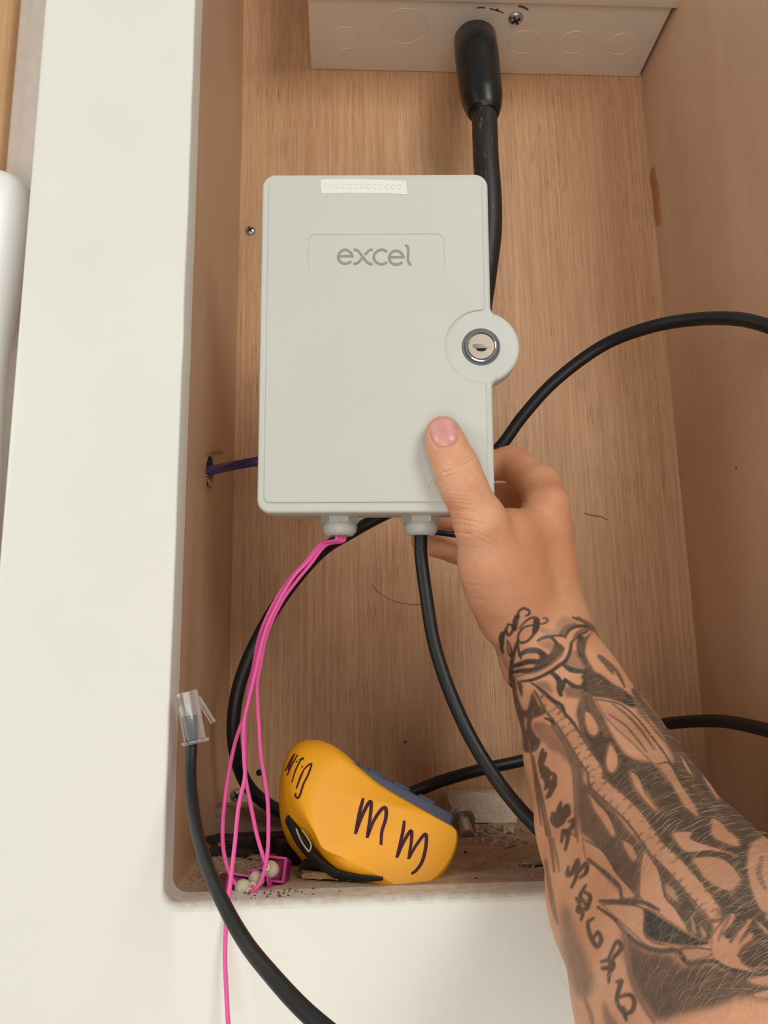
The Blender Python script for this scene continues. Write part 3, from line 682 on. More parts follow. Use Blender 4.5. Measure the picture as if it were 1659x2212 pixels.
pigtail(F3, 'pink fibre ending in the rightmost magenta connector, nearest the yellow tester', PY(588, 1880, .499), PY(575, 1873, .483), (.509, .483), PY(589, 1877, .494), (-0.15, -1, 0.30), 0.0145, 0.0135, 0.016, ry=-0.08, dxx=-0.0008)
pigtail(F1, 'pink fibre bowing furthest left, ending in the middle magenta connector', PY(558, 1893, .497), PY(545, 1914, .481), (.509, .481), PY(558, 1899, .4905), (-0.35, -1, 0.15), 0.0118, 0.0115, 0.017, ry=0.25, dxx=-0.0024)
pigtail(F5, 'pink fibre bowing to the right, ending in the leftmost magenta connector', PY(521, 1916, .487), PY(540, 1926, .478), (.509, .478), PY(515, 1914, .4875), (0.45, -1, 0.22), 0.0130, 0.0125, 0.019, ry=-0.25, dxx=0.0024)
o = obj('pink_fibre', *tube(catmull(fib(F4, .509, .445, 0.0008), 8), fr1, 10), 'pink')
tag(o, 'long bare pink fibre crossing the ledge and running out of the frame below', 'fibre')

o = obj('thin_lead', *tube(catmull([PY(898, 1147, .553), PY(915, 1148, .553), PY(935, 1149, .553), PY(975, 1154, .556), PY(1030, 1163, .56)], 8), 0.0021, 12), 'cable'); tag(o, 'thin black lead pinched between the fingers behind the right gland', 'cable')
obj('stray_strand', *tube(catmull([PY(x, y, YB-.0006) for x, y in ((803, 1262), (820, 1282), (850, 1298), (880, 1305), (908, 1306))], 6), 0.00022, 5), 'smudge', bpy.data.objects['wall_back'])
obj('stray_strand', *tube(catmull([PY(x, y, YB-.0006) for x, y in ((1262, 1108), (1278, 1113), (1298, 1116), (1312, 1123))], 6), 0.0003, 5), 'smudge', bpy.data.objects['wall_back'])
# ---------------------------------------------------------------- debris
o = rock('plaster_lump', np.array([PY(1040, 1768, .689)[0], .689, .0118]), (0.054, 0.016, 0.0235), 'plaster', seed=3, rough=0.22, rot=0.03); tag(o, 'broken off-white plaster lump against the back panel by the bolt', 'rubble')
root = empty('bolt', PZ(1010, 1812, 0)); tag(root, 'steel bolt standing head down beside the white plaster lump', 'bolt')
bs = PZ(1008, 1803, 0.0); ax = nrm(PY(1002, 1775, .655)-PY(1010, 1812, .640))
b0 = PY(1010, 1804, .622); b1 = PY(1001, 1772, .639); ax = nrm(b1-b0)
obj('bolt_shank', *lathe([(0.0042, 0), (0.0046, 0.001), (0.0046, 0.020), (0.005, 0.021)], b0, ax, seg=24), 'zinc', root)
obj('bolt_head', *lathe([(0.0088, 0.0175), (0.0092, 0.0185), (0.0092, 0.022), (0.007, 0.025), (0, 0.0255)], b0, ax, seg=24), 'zinc', root)
o = rock('wood_chip', PZ(1165, 1864, 0.001)+[0, 0, 0.0008], (0.022, 0.009, 0.002), 'crumb', seed=5, rough=0.3, rot=0.25); tag(o, 'thin flat tan chip on the dusty floor beside the forearm', 'debris')
o = rock('plaster_piece', PZ(1098, 1796, 0.001)+[0, 0, 0.002], (0.008, 0.006, 0.005), 'plaster', seed=6, rough=0.4); tag(o, 'small pale plaster bit at the right foot of plaster lump', 'rubble')
o = rock('wood_block', PZ(548, 1785, 0.008)+[0.0, 0.004, 0.004], (0.062, 0.028, 0.022), 'dustblock', seed=8, rough=0.14, rot=0.0); tag(o, 'dusty pinkish wood block in the back left corner under the screw', 'wood block')
ch = empty('charred_wood', PZ(550, 1850, 0)); tag(ch, 'dark charred broken wood in front of the dusty block', 'debris')
rock('wood_core', PZ(548, 1838, 0.004)+[0, 0, 0.004], (0.056, 0.018, 0.012), 'char', ch, seed=11, rough=0.35, rot=-0.03, sub=4)
rock('wood_splinter', PZ(590, 1842, 0.004)+[0, -0.008, -0.001], (0.026, 0.004, 0.003), 'splinter', ch, seed=12, rough=0.5, rot=0.0)
rock('wood_splinter', PZ(464, 1822, 0.01)+[0, 0, 0], (0.016, 0.004, 0.003), 'splinter', ch, seed=13, rough=0.5, rot=-0.5)
rock('wood_splinter', PZ(540, 1800, 0.012)+[0, -0.004, 0.0], (0.040, 0.006, 0.003), 'dustblock', ch, seed=14, rough=0.6, rot=0.0)
o = rock('dark_wood_piece', PZ(632, 1850, 0.004)+[0, 0.004, 0.003], (0.020, 0.022, 0.013), 'char', seed=15, rough=0.15, rot=0.3); tag(o, 'dark wood offcut at the right end of the charred wood', 'debris')
root = empty('bark_scrap', PZ(700, 1895, 0)); tag(root, 'torn black-topped wood scrap in front of the black strap', 'debris')
rock('scrap_top', PZ(697, 1876, 0.004)+[0, 0, 0.0015], (0.024, 0.010, 0.005), 'char', root, seed=16, rough=0.3, rot=-0.35)
rock('scrap_edge', PZ(706, 1893, 0.002)+[0, 0, 0.0005], (0.028, 0.005, 0.0035), 'splinter', root, seed=17, rough=0.6, rot=-0.35)
def crumbs(name, n, region, sz, mat, label, seed):
    rs = np.random.RandomState(seed); mb = MB()
    for _ in range(n):
        x, y, z = region(rs); s_ = sz*(0.4+rs.rand()**2*1.6); p = rs.randn(8, 3)*0.22
        v, f = boxm(-.5, .5, -.5, .5, -.5, .5); v = (np.array(v)+p)*s_*np.array([1, 1, 0.7]); a_ = rs.rand()*6.28
        v = [(x+q_[0]*math.cos(a_)-q_[1]*math.sin(a_), y+q_[0]*math.sin(a_)+q_[1]*math.cos(a_), z+q_[2]+s_*0.3) for q_ in v]; mb.add(v, f)
    o = mb.build(name, mat, smooth=False); o['kind'] = 'stuff'; return tag(o, label, 'debris')
crumbs('plaster_crumbs', 420, lambda r: (r.uniform(0.10, 0.29), r.uniform(0.50, 0.70), 0), 0.0010, 'crumb', 'pale grit scattered over the right half of the cupboard floor', 1)
crumbs('dark_crumbs', 160, lambda r: (r.uniform(XL+.004, 0.29), r.uniform(0.49, 0.70), 0), 0.0010, 'crumbdark', 'dark specks scattered all over the cupboard floor', 2)
crumbs('rubble_grit', 90, lambda r: tuple(PZ(r.normal(1060, 24), r.normal(1806, 7), 0)), 0.0022, 'plaster', 'heap of pale grit at the foot of the plaster lump', 3)
crumbs('corner_grit', 480, lambda r: (XL+0.004+abs(r.normal(0, 0.03)), min(.69, max(.49, r.normal(0.56, 0.035))), 0.001+0.002*r.rand()), 0.0008, 'crumb', 'dusty grit in the left corner around the charred wood', 4)
crumbs('ledge_grit', 70, lambda r: (PZ(r.normal(600, 42), 1950, 0)[0], r.uniform(.466, .4835), 0.0), 0.0005, 'crumbdark', 'fine brown grit on the painted ledge', 5)

# ---------------------------------------------------------------- white rounded thing beyond the stile
cx = PY(-20, 600, 0.515)
pf_ = [(0, PY(-20, 383, .515)[2])]
z_at = lambda y: PY(-20, y, .515)[2]
rad = lambda px: px*0.515/F*1.05
pf_ = [(rad(a), z_at(y)-z_at(600)) for a, y in ((1, 384), (30, 388), (60, 400), (78, 425), (82, 470), (76, 540), (66, 620), (56, 700), (51, 780), (53, 900), (58, 1100), (62, 1500))]
pf_ = [tuple(p) for p in catmull([np.array(p) for p in pf_], 5)]
o = obj('white_canister', *lathe([(max(0, a), b) for a, b in pf_], cx, (0, 0, 1), seg=56), 'whiteplastic'); tag(o, 'bright white rounded plastic canister at the left, half behind the painted frame', 'canister')

# ---------------------------------------------------------------- person: hand and tattooed forearm, one continuous body
def seg(a, b, k=0.006, flat=None): return (PD(*a[:3]), a[3], PD(*b[:3]), b[3], k, flat)
def chain(*p, k=0.005, flat=None): return [seg(p[i], p[i+1], k, flat) for i in range(len(p)-1)]
tn = zb_
groups = []
arm = chain((1187, 1345, .540, .0262), (1190, 1400, .530, .0288), (1234, 1500, .505, .0338), (1289, 1632, .467, .0400), (1354, 1784, .415, .0445), (1430, 1940, .365, .0495), (1580, 2160, .300, .0560), (1690, 2380, .262, .0565), k=0.012)
palm = [seg((1098, 1170, .505, .0185), (1092, 1250, .510, .0235), .012), seg((1092, 1250, .510, .0235), (1150, 1350, .532, .0262), .014),
        seg((1178, 1098, .530, .0155), (1166, 1330, .535, .0240), .012), seg((1190, 1150, .545, .0155), (1176, 1330, .542, .0240), .012),
        seg((1193, 1215, .560, .0150), (1180, 1340, .548, .0240), .012), seg((1185, 1255, .575, .0140), (1175, 1350, .552, .0225), .012),
        seg((1085, 1150, .503, .0140), (1160, 1150, .525, .0160), .010), seg((1116, 1366, .566, .0175), (1140, 1440, .548, .0180), .006), seg((1110, 1200, .515, .020), (1160, 1260, .535, .022), .012)]
thumb = [seg((957, 937, .4835, .0108), (964, 962, .4815, .0118), .004, (tn, 1.22)), seg((964, 962, .4815, .0118), (985, 1008, .4800, .0133), .005, (tn, 1.12)),
         seg((985, 1008, .4800, .0133), (1003, 1055, .4795, .0128), .005, (tn, 1.08)), seg((1003, 1055, .4795, .0128), (1038, 1128, .4850, .0150), .008),
         seg((1038, 1128, .4850, .0150), (1066, 1215, .4980, .0200), .010), seg((1066, 1215, .4980, .0200), (1112, 1320, .5220, .0245), .014)]
index = chain((1180, 1092, .530, .0150), (1165, 1050, .548, .0138), (1105, 1000, .578, .0118), (1030, 1010, .585, .0105), (950, 1035, .575, .0090), k=0.006)
middle = chain((1193, 1150, .545, .0145), (1180, 1105, .572, .0132), (1105, 1075, .604, .0112), (1020, 1075, .600, .0102), (940, 1080, .582, .0088), k=0.005)
ring = chain((1195, 1215, .560, .0140), (1165, 1175, .595, .0125), (1085, 1140, .618, .0110), (1000, 1120, .602, .0104), (935, 1115, .590, .0090), k=0.005)
little = chain((1187, 1255, .575, .0125), (1140, 1235, .602, .0112), (1062, 1215, .612, .0104), (985, 1187, .592, .0100), (915, 1170, .578, .0088), k=0.005)
H = 0.0013
lo_ = np.array([0.015, 0.17, -0.14]); 
allp = np.array([p for g in (arm, palm, thumb, index, middle, ring, little) for s_ in g for p in (s_[0], s_[2])])
lo_ = allp.min(0)-0.062; hi_ = allp.max(0)+0.062
lo_[0] = max(lo_[0], 0.012); N3 = np.ceil((hi_-lo_)/H).astype(int)
fld = np.full(N3, 0.05, np.float32)
def evaluate(D_, segs):
    for A0, r0, A1, r1, k, flat in segs:
        mr = max(r0, r1)+0.022
        i0 = np.maximum(((np.minimum(A0, A1)-mr-lo_)/H).astype(int), 0); i1 = np.minimum(((np.maximum(A0, A1)+mr-lo_)/H).astype(int)+1, N3)
        if (i1 <= i0).any(): continue
        g = [lo_[a]+H*np.arange(i0[a], i1[a], dtype=np.float32) for a in range(3)]
        X, Y, Z = np.meshgrid(*g, indexing='ij', sparse=True); d = A1-A0; L2_ = d.dot(d)
        px, py, pz = X-A0[0], Y-A0[1], Z-A0[2]
        tt = np.clip((px*d[0]+py*d[1]+pz*d[2])/L2_, 0, 1)
        qx, qy, qz = px-tt*d[0], py-tt*d[1], pz-tt*d[2]
        if flat is not None:
            n_, s_ = flat; h = (qx*n_[0]+qy*n_[1]+qz*n_[2])*(s_-1); qx = qx+h*n_[0]; qy = qy+h*n_[1]; qz = qz+h*n_[2]
        dd = (np.sqrt(qx*qx+qy*qy+qz*qz)-(r0+(r1-r0)*tt)).astype(np.float32)
        sl = tuple(slice(i0[a], i1[a]) for a in range(3)); o_ = D_[sl]
        h = np.maximum(k-np.abs(o_-dd), 0)/k
        D_[sl] = np.minimum(o_, dd)-h*h*h*k/6
    return D_
hand = evaluate(np.full(N3, 0.05, np.float32), arm+palm+thumb)
for g in (index, middle, ring, little):
    f_ = evaluate(np.full(N3, 0.05, np.float32), g); k = 0.0035
    h = np.maximum(k-np.abs(hand-f_), 0)/k; hand = np.minimum(hand, f_)-h*h*h*k/6
def nets(V):
    s_ = V < 0; nx, ny, nz = V.shape
    c = np.zeros((nx-1, ny-1, nz-1), np.int8)
    for a in (0, 1):
        for b in (0, 1):
            for d in (0, 1): c += s_[a:nx-1+a, b:ny-1+b, d:nz-1+d]
    act = np.argwhere((c > 0) & (c < 8)); idx = np.full(c.shape, -1, np.int32); idx[tuple(act.T)] = np.arange(len(act))
    pos = np.zeros((len(act), 3)); cnt = np.zeros(len(act)); cor = [(a, b, d) for a in (0, 1) for b in (0, 1) for d in (0, 1)]
    for p in cor:
        for ax in range(3):
            if p[ax] == 1: continue
            q = list(p); q[ax] = 1; v0 = V[tuple((act+p).T)]; v1 = V[tuple((act+q).T)]; m_ = (v0 < 0) != (v1 < 0)
            t_ = np.where(m_, v0/np.where(v0 == v1, 1, v0-v1), 0); w_ = np.array(p, float)[None]+0*act
            w_[:, ax] += t_; pos += np.where(m_[:, None], w_, 0); cnt += m_
    vs = act+pos/cnt[:, None]; Q = []
    for ax in range(3):
        b, d = (ax+1) % 3, (ax+2) % 3
        sl0 = [slice(1, -1)]*3; sl1 = [slice(1, -1)]*3; sl0[ax] = slice(0, -1); sl1[ax] = slice(1, None)
        a0 = s_[tuple(sl0)]; a1 = s_[tuple(sl1)]; e = np.argwhere(a0 != a1); flip = a0[tuple(e.T)]
        o_ = np.array([1, 1, 1]); o_[ax] = 0; e = e+o_
        def gi(db, dd_): t_ = e.copy(); t_[:, b] -= db; t_[:, d] -= dd_; return idx[tuple(t_.T)]
        q = np.stack([gi(1, 1), gi(0, 1), gi(0, 0), gi(1, 0)], 1); q[~flip] = q[~flip][:, ::-1]; Q.append(q)
    Q = np.concatenate(Q); return vs, Q[(Q >= 0).all(1)]
V3, Q3 = nets(hand); V3 = lo_+V3*H
# drop everything outside the largest region is not needed: the field is one connected body
def quick(name, V, Q):
    me = bpy.data.meshes.new(name); me.vertices.add(len(V)); me.vertices.foreach_set('co', V.astype(np.float32).ravel())
    me.loops.add(Q.size); me.loops.foreach_set('vertex_index', Q.astype(np.int32).ravel())
    me.polygons.add(len(Q)); me.polygons.foreach_set('loop_start', np.arange(0, Q.size, 4, dtype=np.int32)); me.polygons.foreach_set('loop_total', np.full(len(Q), 4, np.int32))
    me.update(calc_edges=True); me.validate(); return me
def smooth(V, Q, it, lam):
    for _ in range(it):
        acc = np.zeros_like(V); cn = np.zeros(len(V))
        for a, b in ((0, 1), (1, 2), (2, 3), (3, 0)):
            for s_, e in ((a, b), (b, a)):
                for j in range(3): acc[:, j] += np.bincount(Q[:, s_], V[Q[:, e], j], len(V))
                cn += np.bincount(Q[:, s_], minlength=len(V))
        V = V+lam*(acc/np.maximum(cn, 1)[:, None]-V)
    return V
V3 = smooth(V3, Q3, 3, 0.5)
def split(V, Q):
    E = np.sort(np.concatenate([Q[:, [i, (i+1) % 4]] for i in range(4)]), 1).astype(np.int64); key = E[:, 0]*len(V)+E[:, 1]
    uq, first, inv = np.unique(key, return_index=True, return_inverse=True); ed = E[first]; nq = len(Q)
    mid = (V[ed[:, 0]]+V[ed[:, 1]])/2; cen_ = V[Q].mean(1); e0 = len(V); c0_ = e0+len(ed); ei = inv.reshape(4, nq).T+e0; ci = c0_+np.arange(nq)
    return np.concatenate([V, mid, cen_]), np.concatenate([np.stack([Q[:, i], ei[:, i], ci, ei[:, (i+3) % 4]], 1) for i in range(4)])
V3, Q3 = split(V3, Q3); V3 = smooth(V3, Q3, 3, 0.5)
me = quick('person', V3, Q3); person = bpy.data.objects.new('person', me); C.objects.link(person)
NV = len(me.vertices); co = np.empty(NV*3, np.float32); me.vertices.foreach_get('co', co); co = co.reshape(-1, 3).astype(float)
no = np.empty(NV*3, np.float32); me.vertex_normals.foreach_get('vector', no); no = no.reshape(-1, 3)
cv = (co-CAM)@CM; px_ = 829.5+F*cv[:, 0]/-cv[:, 2]; py_ = 1106-F*cv[:, 1]/-cv[:, 2]
facing = (no*(CAM-co)).sum(1) > 0
# skin folds of the thumb joint, web and thumb base
def dist_poly(pts, X, Y):
    best = np.full(len(X), 1e9); pts = catmull([np.array(p, float) for p in pts], 4)
    for a, b in zip(pts[:-1], pts[1:]):
        d = b-a; t_ = np.clip(((X-a[0])*d[0]+(Y-a[1])*d[1])/max(d.dot(d), 1e-9), 0, 1)
        best = np.minimum(best, np.hypot(X-a[0]-t_*d[0], Y-a[1]-t_*d[1]))
    return best
KH = 480/1659
def ch(pts): return [(850+x*KH, 860+y*KH) for x, y in pts]
near = facing & (py_ < 1340) & (px_ > 900); ni = np.where(near)[0]; dsp = np.zeros(len(ni)); fx_, fy_ = px_[ni], py_[ni]
folds = [([(380, 555), (470, 520), (560, 480), (615, 435)], 2.4, .00075), ([(400, 515), (480, 490), (570, 440), (600, 400)], 2.0, .0005), ([(395, 590), (480, 565), (560, 548), (600, 552)], 2.2, .0005),
         ([(385, 490), (450, 470), (520, 440)], 1.8, .0003), ([(390, 610), (470, 600), (540, 590)], 1.8, .0003), ([(270, 250), (285, 310), (335, 374), (400, 366), (460, 335), (500, 290)], 2.6, .0006),
         ([(418, 830), (470, 838), (540, 835), (600, 850)], 2.0, .0003), ([(425, 900), (500, 900), (600, 925), (680, 940)], 2.0, .0003), ([(435, 945), (520, 950), (620, 965)], 1.8, .00025), ([(446, 995), (500, 1010), (570, 1015)], 2.6, .0005),
         ([(452, 1100), (520, 1105), (600, 1120)], 1.8, .0002), ([(530, 1385), (580, 1400), (640, 1395)], 2.2, .0003), ([(570, 1485), (600, 1500), (680, 1510)], 2.4, .0003),
         ([(590, 660), (640, 680), (700, 740), (760, 790)], 2.0, .0002), ([(560, 640), (620, 700), (690, 760)], 1.8, .0002), ([(840, 760), (870, 800), (900, 810)], 2.6, .0006), ([(830, 752), (900, 770), (990, 770)], 2.4, .0003),
         ([(620, 780), (720, 800), (840, 830)], 1.6, .00018), ([(620, 1000), (700, 1040), (780, 1080)], 1.6, .0002), ([(640, 1060), (720, 1100), (800, 1150)], 1.6, .0002), ([(700, 1180), (790, 1240), (860, 1300)], 1.6, .00015)]
for k in range(9): y = 690+k*30; folds.append(([(400+k*3, y), (470, y+6), (560+k*8, y+18)], 1.5, .00014))
for pts, sg, dp in folds:
    p = ch(pts); d = dist_poly(p, fx_, fy_); dsp -= dp*np.exp(-(d/(sg*1.15))**2)
# knuckle and tendon relief
for (x, y, r, h) in ((1195, 1065, 26, .0012), (1225, 1140, 22, .0008), (1015, 1030, 26, .0005)):
    dsp += h*np.exp(-(((fx_-x)**2+(fy_-y)**2)/r**2))
co[ni] += no[ni]*dsp[:, None]
me.vertices.foreach_set('co', co.astype(np.float32).ravel())

# ---- tattoo: grey ink drawn on a pattern sheet and laid on the skin
S2 = 1.0; OX, OY, TW, TH = 1030, 1270, 640, 950
sheet = np.zeros((TH, TW))
def gblur(a, s_):
    r = int(3*s_)+1; k = np.exp(-np.arange(-r, r+1)**2/(2*s_*s_)); k /= k.sum()
    a = np.apply_along_axis(lambda v: np.convolve(v, k, 'same'), 0, a); return np.apply_along_axis(lambda v: np.convolve(v, k, 'same'), 1, a)
def comp(mask, x0, y0, val, op): 
    h, w_ = mask.shape; s_ = sheet[y0:y0+h, x0:x0+w_]; sheet[y0:y0+h, x0:x0+w_] = s_+(val-s_)*mask*op
def win(P, pad):
    P = np.array(P); x0 = int(max(0, P[:, 0].min()-OX-pad)); x1 = int(min(TW, P[:, 0].max()-OX+pad)); y0 = int(max(0, P[:, 1].min()-OY-pad)); y1 = int(min(TH, P[:, 1].max()-OY+pad))
    if x1-x0 < 3 or y1-y0 < 3: return None
    Y, X = np.mgrid[y0:y1, x0:x1]; return x0, y0, X+OX+.5, Y+OY+.5
def fill(P, val, blur=1.6, curve=True):
    P = catmull([np.array(p, float) for p in P], 5, True) if curve else [np.array(p, float) for p in P]
    q = win(P, 3*blur+2)
    if q is None: return
    x0, y0, X, Y = q; ins = np.zeros(X.shape, bool); n = len(P)
    for i in range(n):
        a, b = P[i], P[(i+1) % n]
        if a[1] == b[1]: continue
        c_ = (a[1] > Y) != (b[1] > Y); ins ^= c_ & (X < (b[0]-a[0])*(Y-a[1])/(b[1]-a[1])+a[0])
    comp(gblur(ins.astype(float), blur), x0, y0, val, 1)
def stroke(P, w_, val=.9, soft=1.2, taper=True, n=5):
    P = catmull([np.array(p, float) for p in P], n); q = win(P, w_+4)
    if q is None: return
    x0, y0, X, Y = q; m_ = np.zeros(X.shape); L = len(P)-1
    for i in range(L):
        a, b = P[i], P[i+1]; d = b-a; t_ = np.clip(((X-a[0])*d[0]+(Y-a[1])*d[1])/max(d.dot(d), 1e-9), 0, 1)
        wd = w_*1.25*(0.6+0.4*math.sin(math.pi*(i+.5)/L)) if taper else w_
        m_ = np.maximum(m_, np.clip((wd/2-np.hypot(X-a[0]-t_*d[0], Y-a[1]-t_*d[1]))/soft+.5, 0, 1))
    comp(m_, x0, y0, val, 1)
def T6(P): k = 300/1659; return [(1040+x*k, 1280+y*k) for x, y in P]
def T3(P): k = 619/1659; return [(1040+x*k, 1260+y*k) for x, y in P]
def T4(P): k = 559/1659; return [(1100+x*k, 1650+y*k) for x, y in P]
k6, k3, k4 = 300/1659, 619/1659, 559/1659
# broad shaded fields
fill(T3([(590, 520), (680, 520), (770, 590), (860, 640), (900, 700), (870, 720), (760, 670), (640, 650), (600, 640), (570, 600)]), 0.94, 2)
fill(T3([(560, 300), (600, 320), (600, 420), (640, 500), (700, 560), (760, 600), (700, 640), (600, 600), (590, 480), (550, 400)]), 0.94, 2)
fill(T3([(590, 640), (640, 660), (700, 760), (760, 880), (850, 1000), (1000, 1060), (1060, 1160), (1200, 1300), (1340, 1460), (1000, 1460), (930, 1340), (840, 1250), (740, 1150), (690, 1080), (650, 1010), (610, 930), (570, 830), (550, 740)]), 0.91, 3)
fill(T3([(880, 600), (960, 680), (1060, 790), (1140, 900), (1230, 1000), (1330, 1110), (1440, 1210), (1560, 1330), (1659, 1440), (1500, 1500), (1380, 1400), (1260, 1250), (1180, 1140), (1120, 1040), (1060, 920), (980, 820), (900, 740)]), 0.73, 4)
fill(T4([(600, 0), (1180, 0), (1430, 180), (1700, 360), (1700, 1440), (1400, 1330), (1330, 1200), (1360, 1000), (1240, 850), (1150, 720), (1050, 600), (940, 470), (860, 330), (740, 200), (640, 90)]), 0.87, 5)
fill(T4([(480, 120), (600, 230), (700, 330), (760, 420), (830, 490), (870, 540), (850, 600), (850, 850), (760, 870), (690, 800), (620, 720), (540, 600), (500, 420), (450, 300)]), 0.80, 4)
fill(T4([(950, 600), (1080, 720), (1150, 850), (1240, 960), (1300, 1010), (1310, 1100), (1260, 1140), (1150, 1080), (1080, 960), (990, 820), (940, 680)]), 0.84, 3)
fill(T4([(720, 1060), (850, 1180), (960, 1210), (1060, 1230), (1120, 1290), (1300, 1280), (1500, 1370), (1700, 1400), (1700, 1520), (1500, 1500), (1300, 1570), (1100, 1610), (960, 1650), (880, 1570), (800, 1430), (750, 1280)]), 0.80, 7)
fill(T4([(860, 920), (1000, 1000), (1100, 1060), (1200, 1120), (1290, 1150), (1180, 1170), (1000, 1150), (900, 1120), (850, 1040)]), 0.94, 2)
fill(T4([(335, 910), (390, 940), (430, 1080), (500, 1250), (545, 1400), (500, 1500), (430, 1480), (370, 1300), (335, 1150)]), 0.58, 7)
fill(T4([(600, 1520), (650, 1600), (700, 1680), (620, 1680)]), 0.58, 4)
fill(T3([(300, 820), (380, 820), (440, 900), (510, 990), (530, 1070), (450, 980), (350, 900)]), 0.58, 4)
fill(T3([(535, 1000), (590, 1060), (600, 1180), (680, 1300), (740, 1460), (590, 1460), (555, 1300), (535, 1150)]), 0.77, 4)
# light shapes left open in the dark fields
lights = [(T3, [(600, 735), (645, 760), (680, 830), (665, 880), (622, 870), (598, 800)], .05), (T3, [(750, 925), (790, 990), (792, 1060), (752, 1100), (720, 1050), (728, 970)], .05),
 (T3, [(860, 1080), (905, 1110), (955, 1200), (1030, 1330), (950, 1270), (880, 1180)], .1), (T3, [(660, 670), (800, 700), (900, 780), (980, 880), (1070, 1000), (1110, 1090), (1080, 1150), (1030, 1080), (960, 1010), (880, 930), (780, 840), (710, 760)], .18),
 (T3, [(1100, 900), (1180, 1020), (1240, 1130), (1180, 1080), (1110, 970)], .15), (T3, [(1290, 1080), (1350, 1170), (1385, 1240), (1330, 1210)], .12), (T3, [(900, 640), (960, 720), (1040, 840), (1100, 940), (1050, 900), (960, 790)], .25),
 (T4, [(500, 170), (560, 240), (640, 330), (685, 440), (660, 470), (600, 380), (540, 290)], .15), (T4, [(720, 480), (790, 520), (825, 600), (790, 625), (740, 550)], .12),
 (T4, [(470, 480), (600, 560), (690, 700), (770, 790), (815, 850), (735, 860), (690, 770), (610, 680), (500, 620)], .08), (T4, [(862, 550), (920, 620), (965, 700), (1000, 850), (1060, 920), (1130, 1030), (1150, 1085), (1060, 1030), (960, 960), (870, 890), (828, 820), (835, 690)], .05),
 (T4, [(1000, 760), (1060, 800), (1095, 890), (1045, 870), (1000, 820)], .3), (T4, [(590, 900), (720, 900), (860, 930), (865, 1080), (920, 1140), (1040, 1170), (1160, 1165), (1000, 1195), (900, 1175), (800, 1090), (690, 990)], .1),
 (T4, [(1040, 440), (1110, 430), (1175, 435), (1170, 480), (1280, 520), (1400, 560), (1460, 600), (1300, 560), (1170, 575), (1090, 530)], .05), (T4, [(1175, 600), (1330, 590), (1430, 650), (1490, 740), (1420, 820), (1330, 790), (1240, 720)], .22),
 (T4, [(1300, 340), (1370, 380), (1460, 470), (1475, 530), (1380, 510), (1300, 460)], .12), (T4, [(1570, 490), (1700, 460), (1700, 980), (1600, 920), (1530, 720), (1530, 570)], .2),
 (T4, [(1300, 1100), (1350, 1030), (1430, 950), (1450, 1000), (1380, 1090), (1420, 1110), (1490, 1010), (1560, 1000), (1470, 1150), (1550, 1080), (1560, 1120), (1480, 1220), (1500, 1280), (1600, 1340), (1400, 1310), (1305, 1230)], .08),
 (T4, [(1540, 1370), (1700, 1350), (1700, 1430), (1550, 1410)], .1), (T4, [(1560, 1470), (1700, 1440), (1700, 1500), (1580, 1500)], .15), (T4, [(770, 40), (830, 80), (880, 200), (965, 315), (890, 260), (805, 150)], .1),
 (T4, [(950, 0), (1030, 0), (1100, 120), (1190, 260), (1215, 345), (1120, 270), (1050, 150)], .2), (T4, [(1230, 0), (1290, 60), (1350, 190), (1335, 235), (1260, 120)], .22), (T4, [(1040, 1200), (1180, 1180), (1290, 1190), (1290, 1230), (1160, 1260), (1100, 1250)], .2),
 (T4, [(1580, 990), (1640, 1040), (1690, 1100), (1650, 1090), (1600, 1040)], .15), (T4, [(1170, 940), (1200, 1040), (1210, 1110), (1170, 1060)], .3), (T4, [(1230, 1020), (1270, 1090), (1260, 1130), (1225, 1080)], .3)]
for T_, P, v_ in lights:
    P_ = T_(P); fill(P_, v_, 2.2)
    n_ = len(P_); h_ = max(3, int(n_*.62)); stroke(P_[:h_], 3.4, .92, 2); stroke(P_[h_-1:]+P_[:1], 2.4, .75, 2)
# strokes inside the light shapes
for P, w_ in (([(760, 700), (850, 770), (930, 860), (1000, 960)], 5), ([(740, 760), (830, 820), (900, 900), (960, 980)], 4), ([(690, 420), (745, 470), (790, 520), (830, 600)], 7), ([(640, 760), (650, 700), (630, 650)], 6), ([(600, 700), (580, 800), (590, 900)], 8)): stroke(T3(P), w_, .75, 2)
# the ridged band running down the arm
band = T3([(318, 615), (400, 720), (470, 800), (540, 900), (600, 1000), (660, 1085)])+T4([(560, 110), (660, 205), (770, 305), (870, 430), (950, 545), (1060, 650), (1160, 765), (1250, 870), (1320, 965)])
bw = [10, 26, 30, 32, 34, 34, 36, 38, 38, 38, 38, 40, 40, 40, 36]
bc = catmull([np.array(p) for p in band], 8); bwi = np.interp(np.linspace(0, 1, len(bc)), np.linspace(0, 1, len(bw)), bw)
L_, R_2 = [], []
for i, p in enumerate(bc):
    d = nrm(bc[min(i+1, len(bc)-1)]-bc[max(i-1, 0)]); e = np.array([-d[1], d[0]]); L_.append(p+e*bwi[i]/2); R_2.append(p-e*bwi[i]/2)
fill([tuple(p) for p in L_[::3]+R_2[::-3]], .1, 1.8, False)
for side in (L_, R_2): stroke([tuple(p) for p in side[::4]], 5.5, .82, 2, False, 3)
rs_ = np.random.RandomState(4)
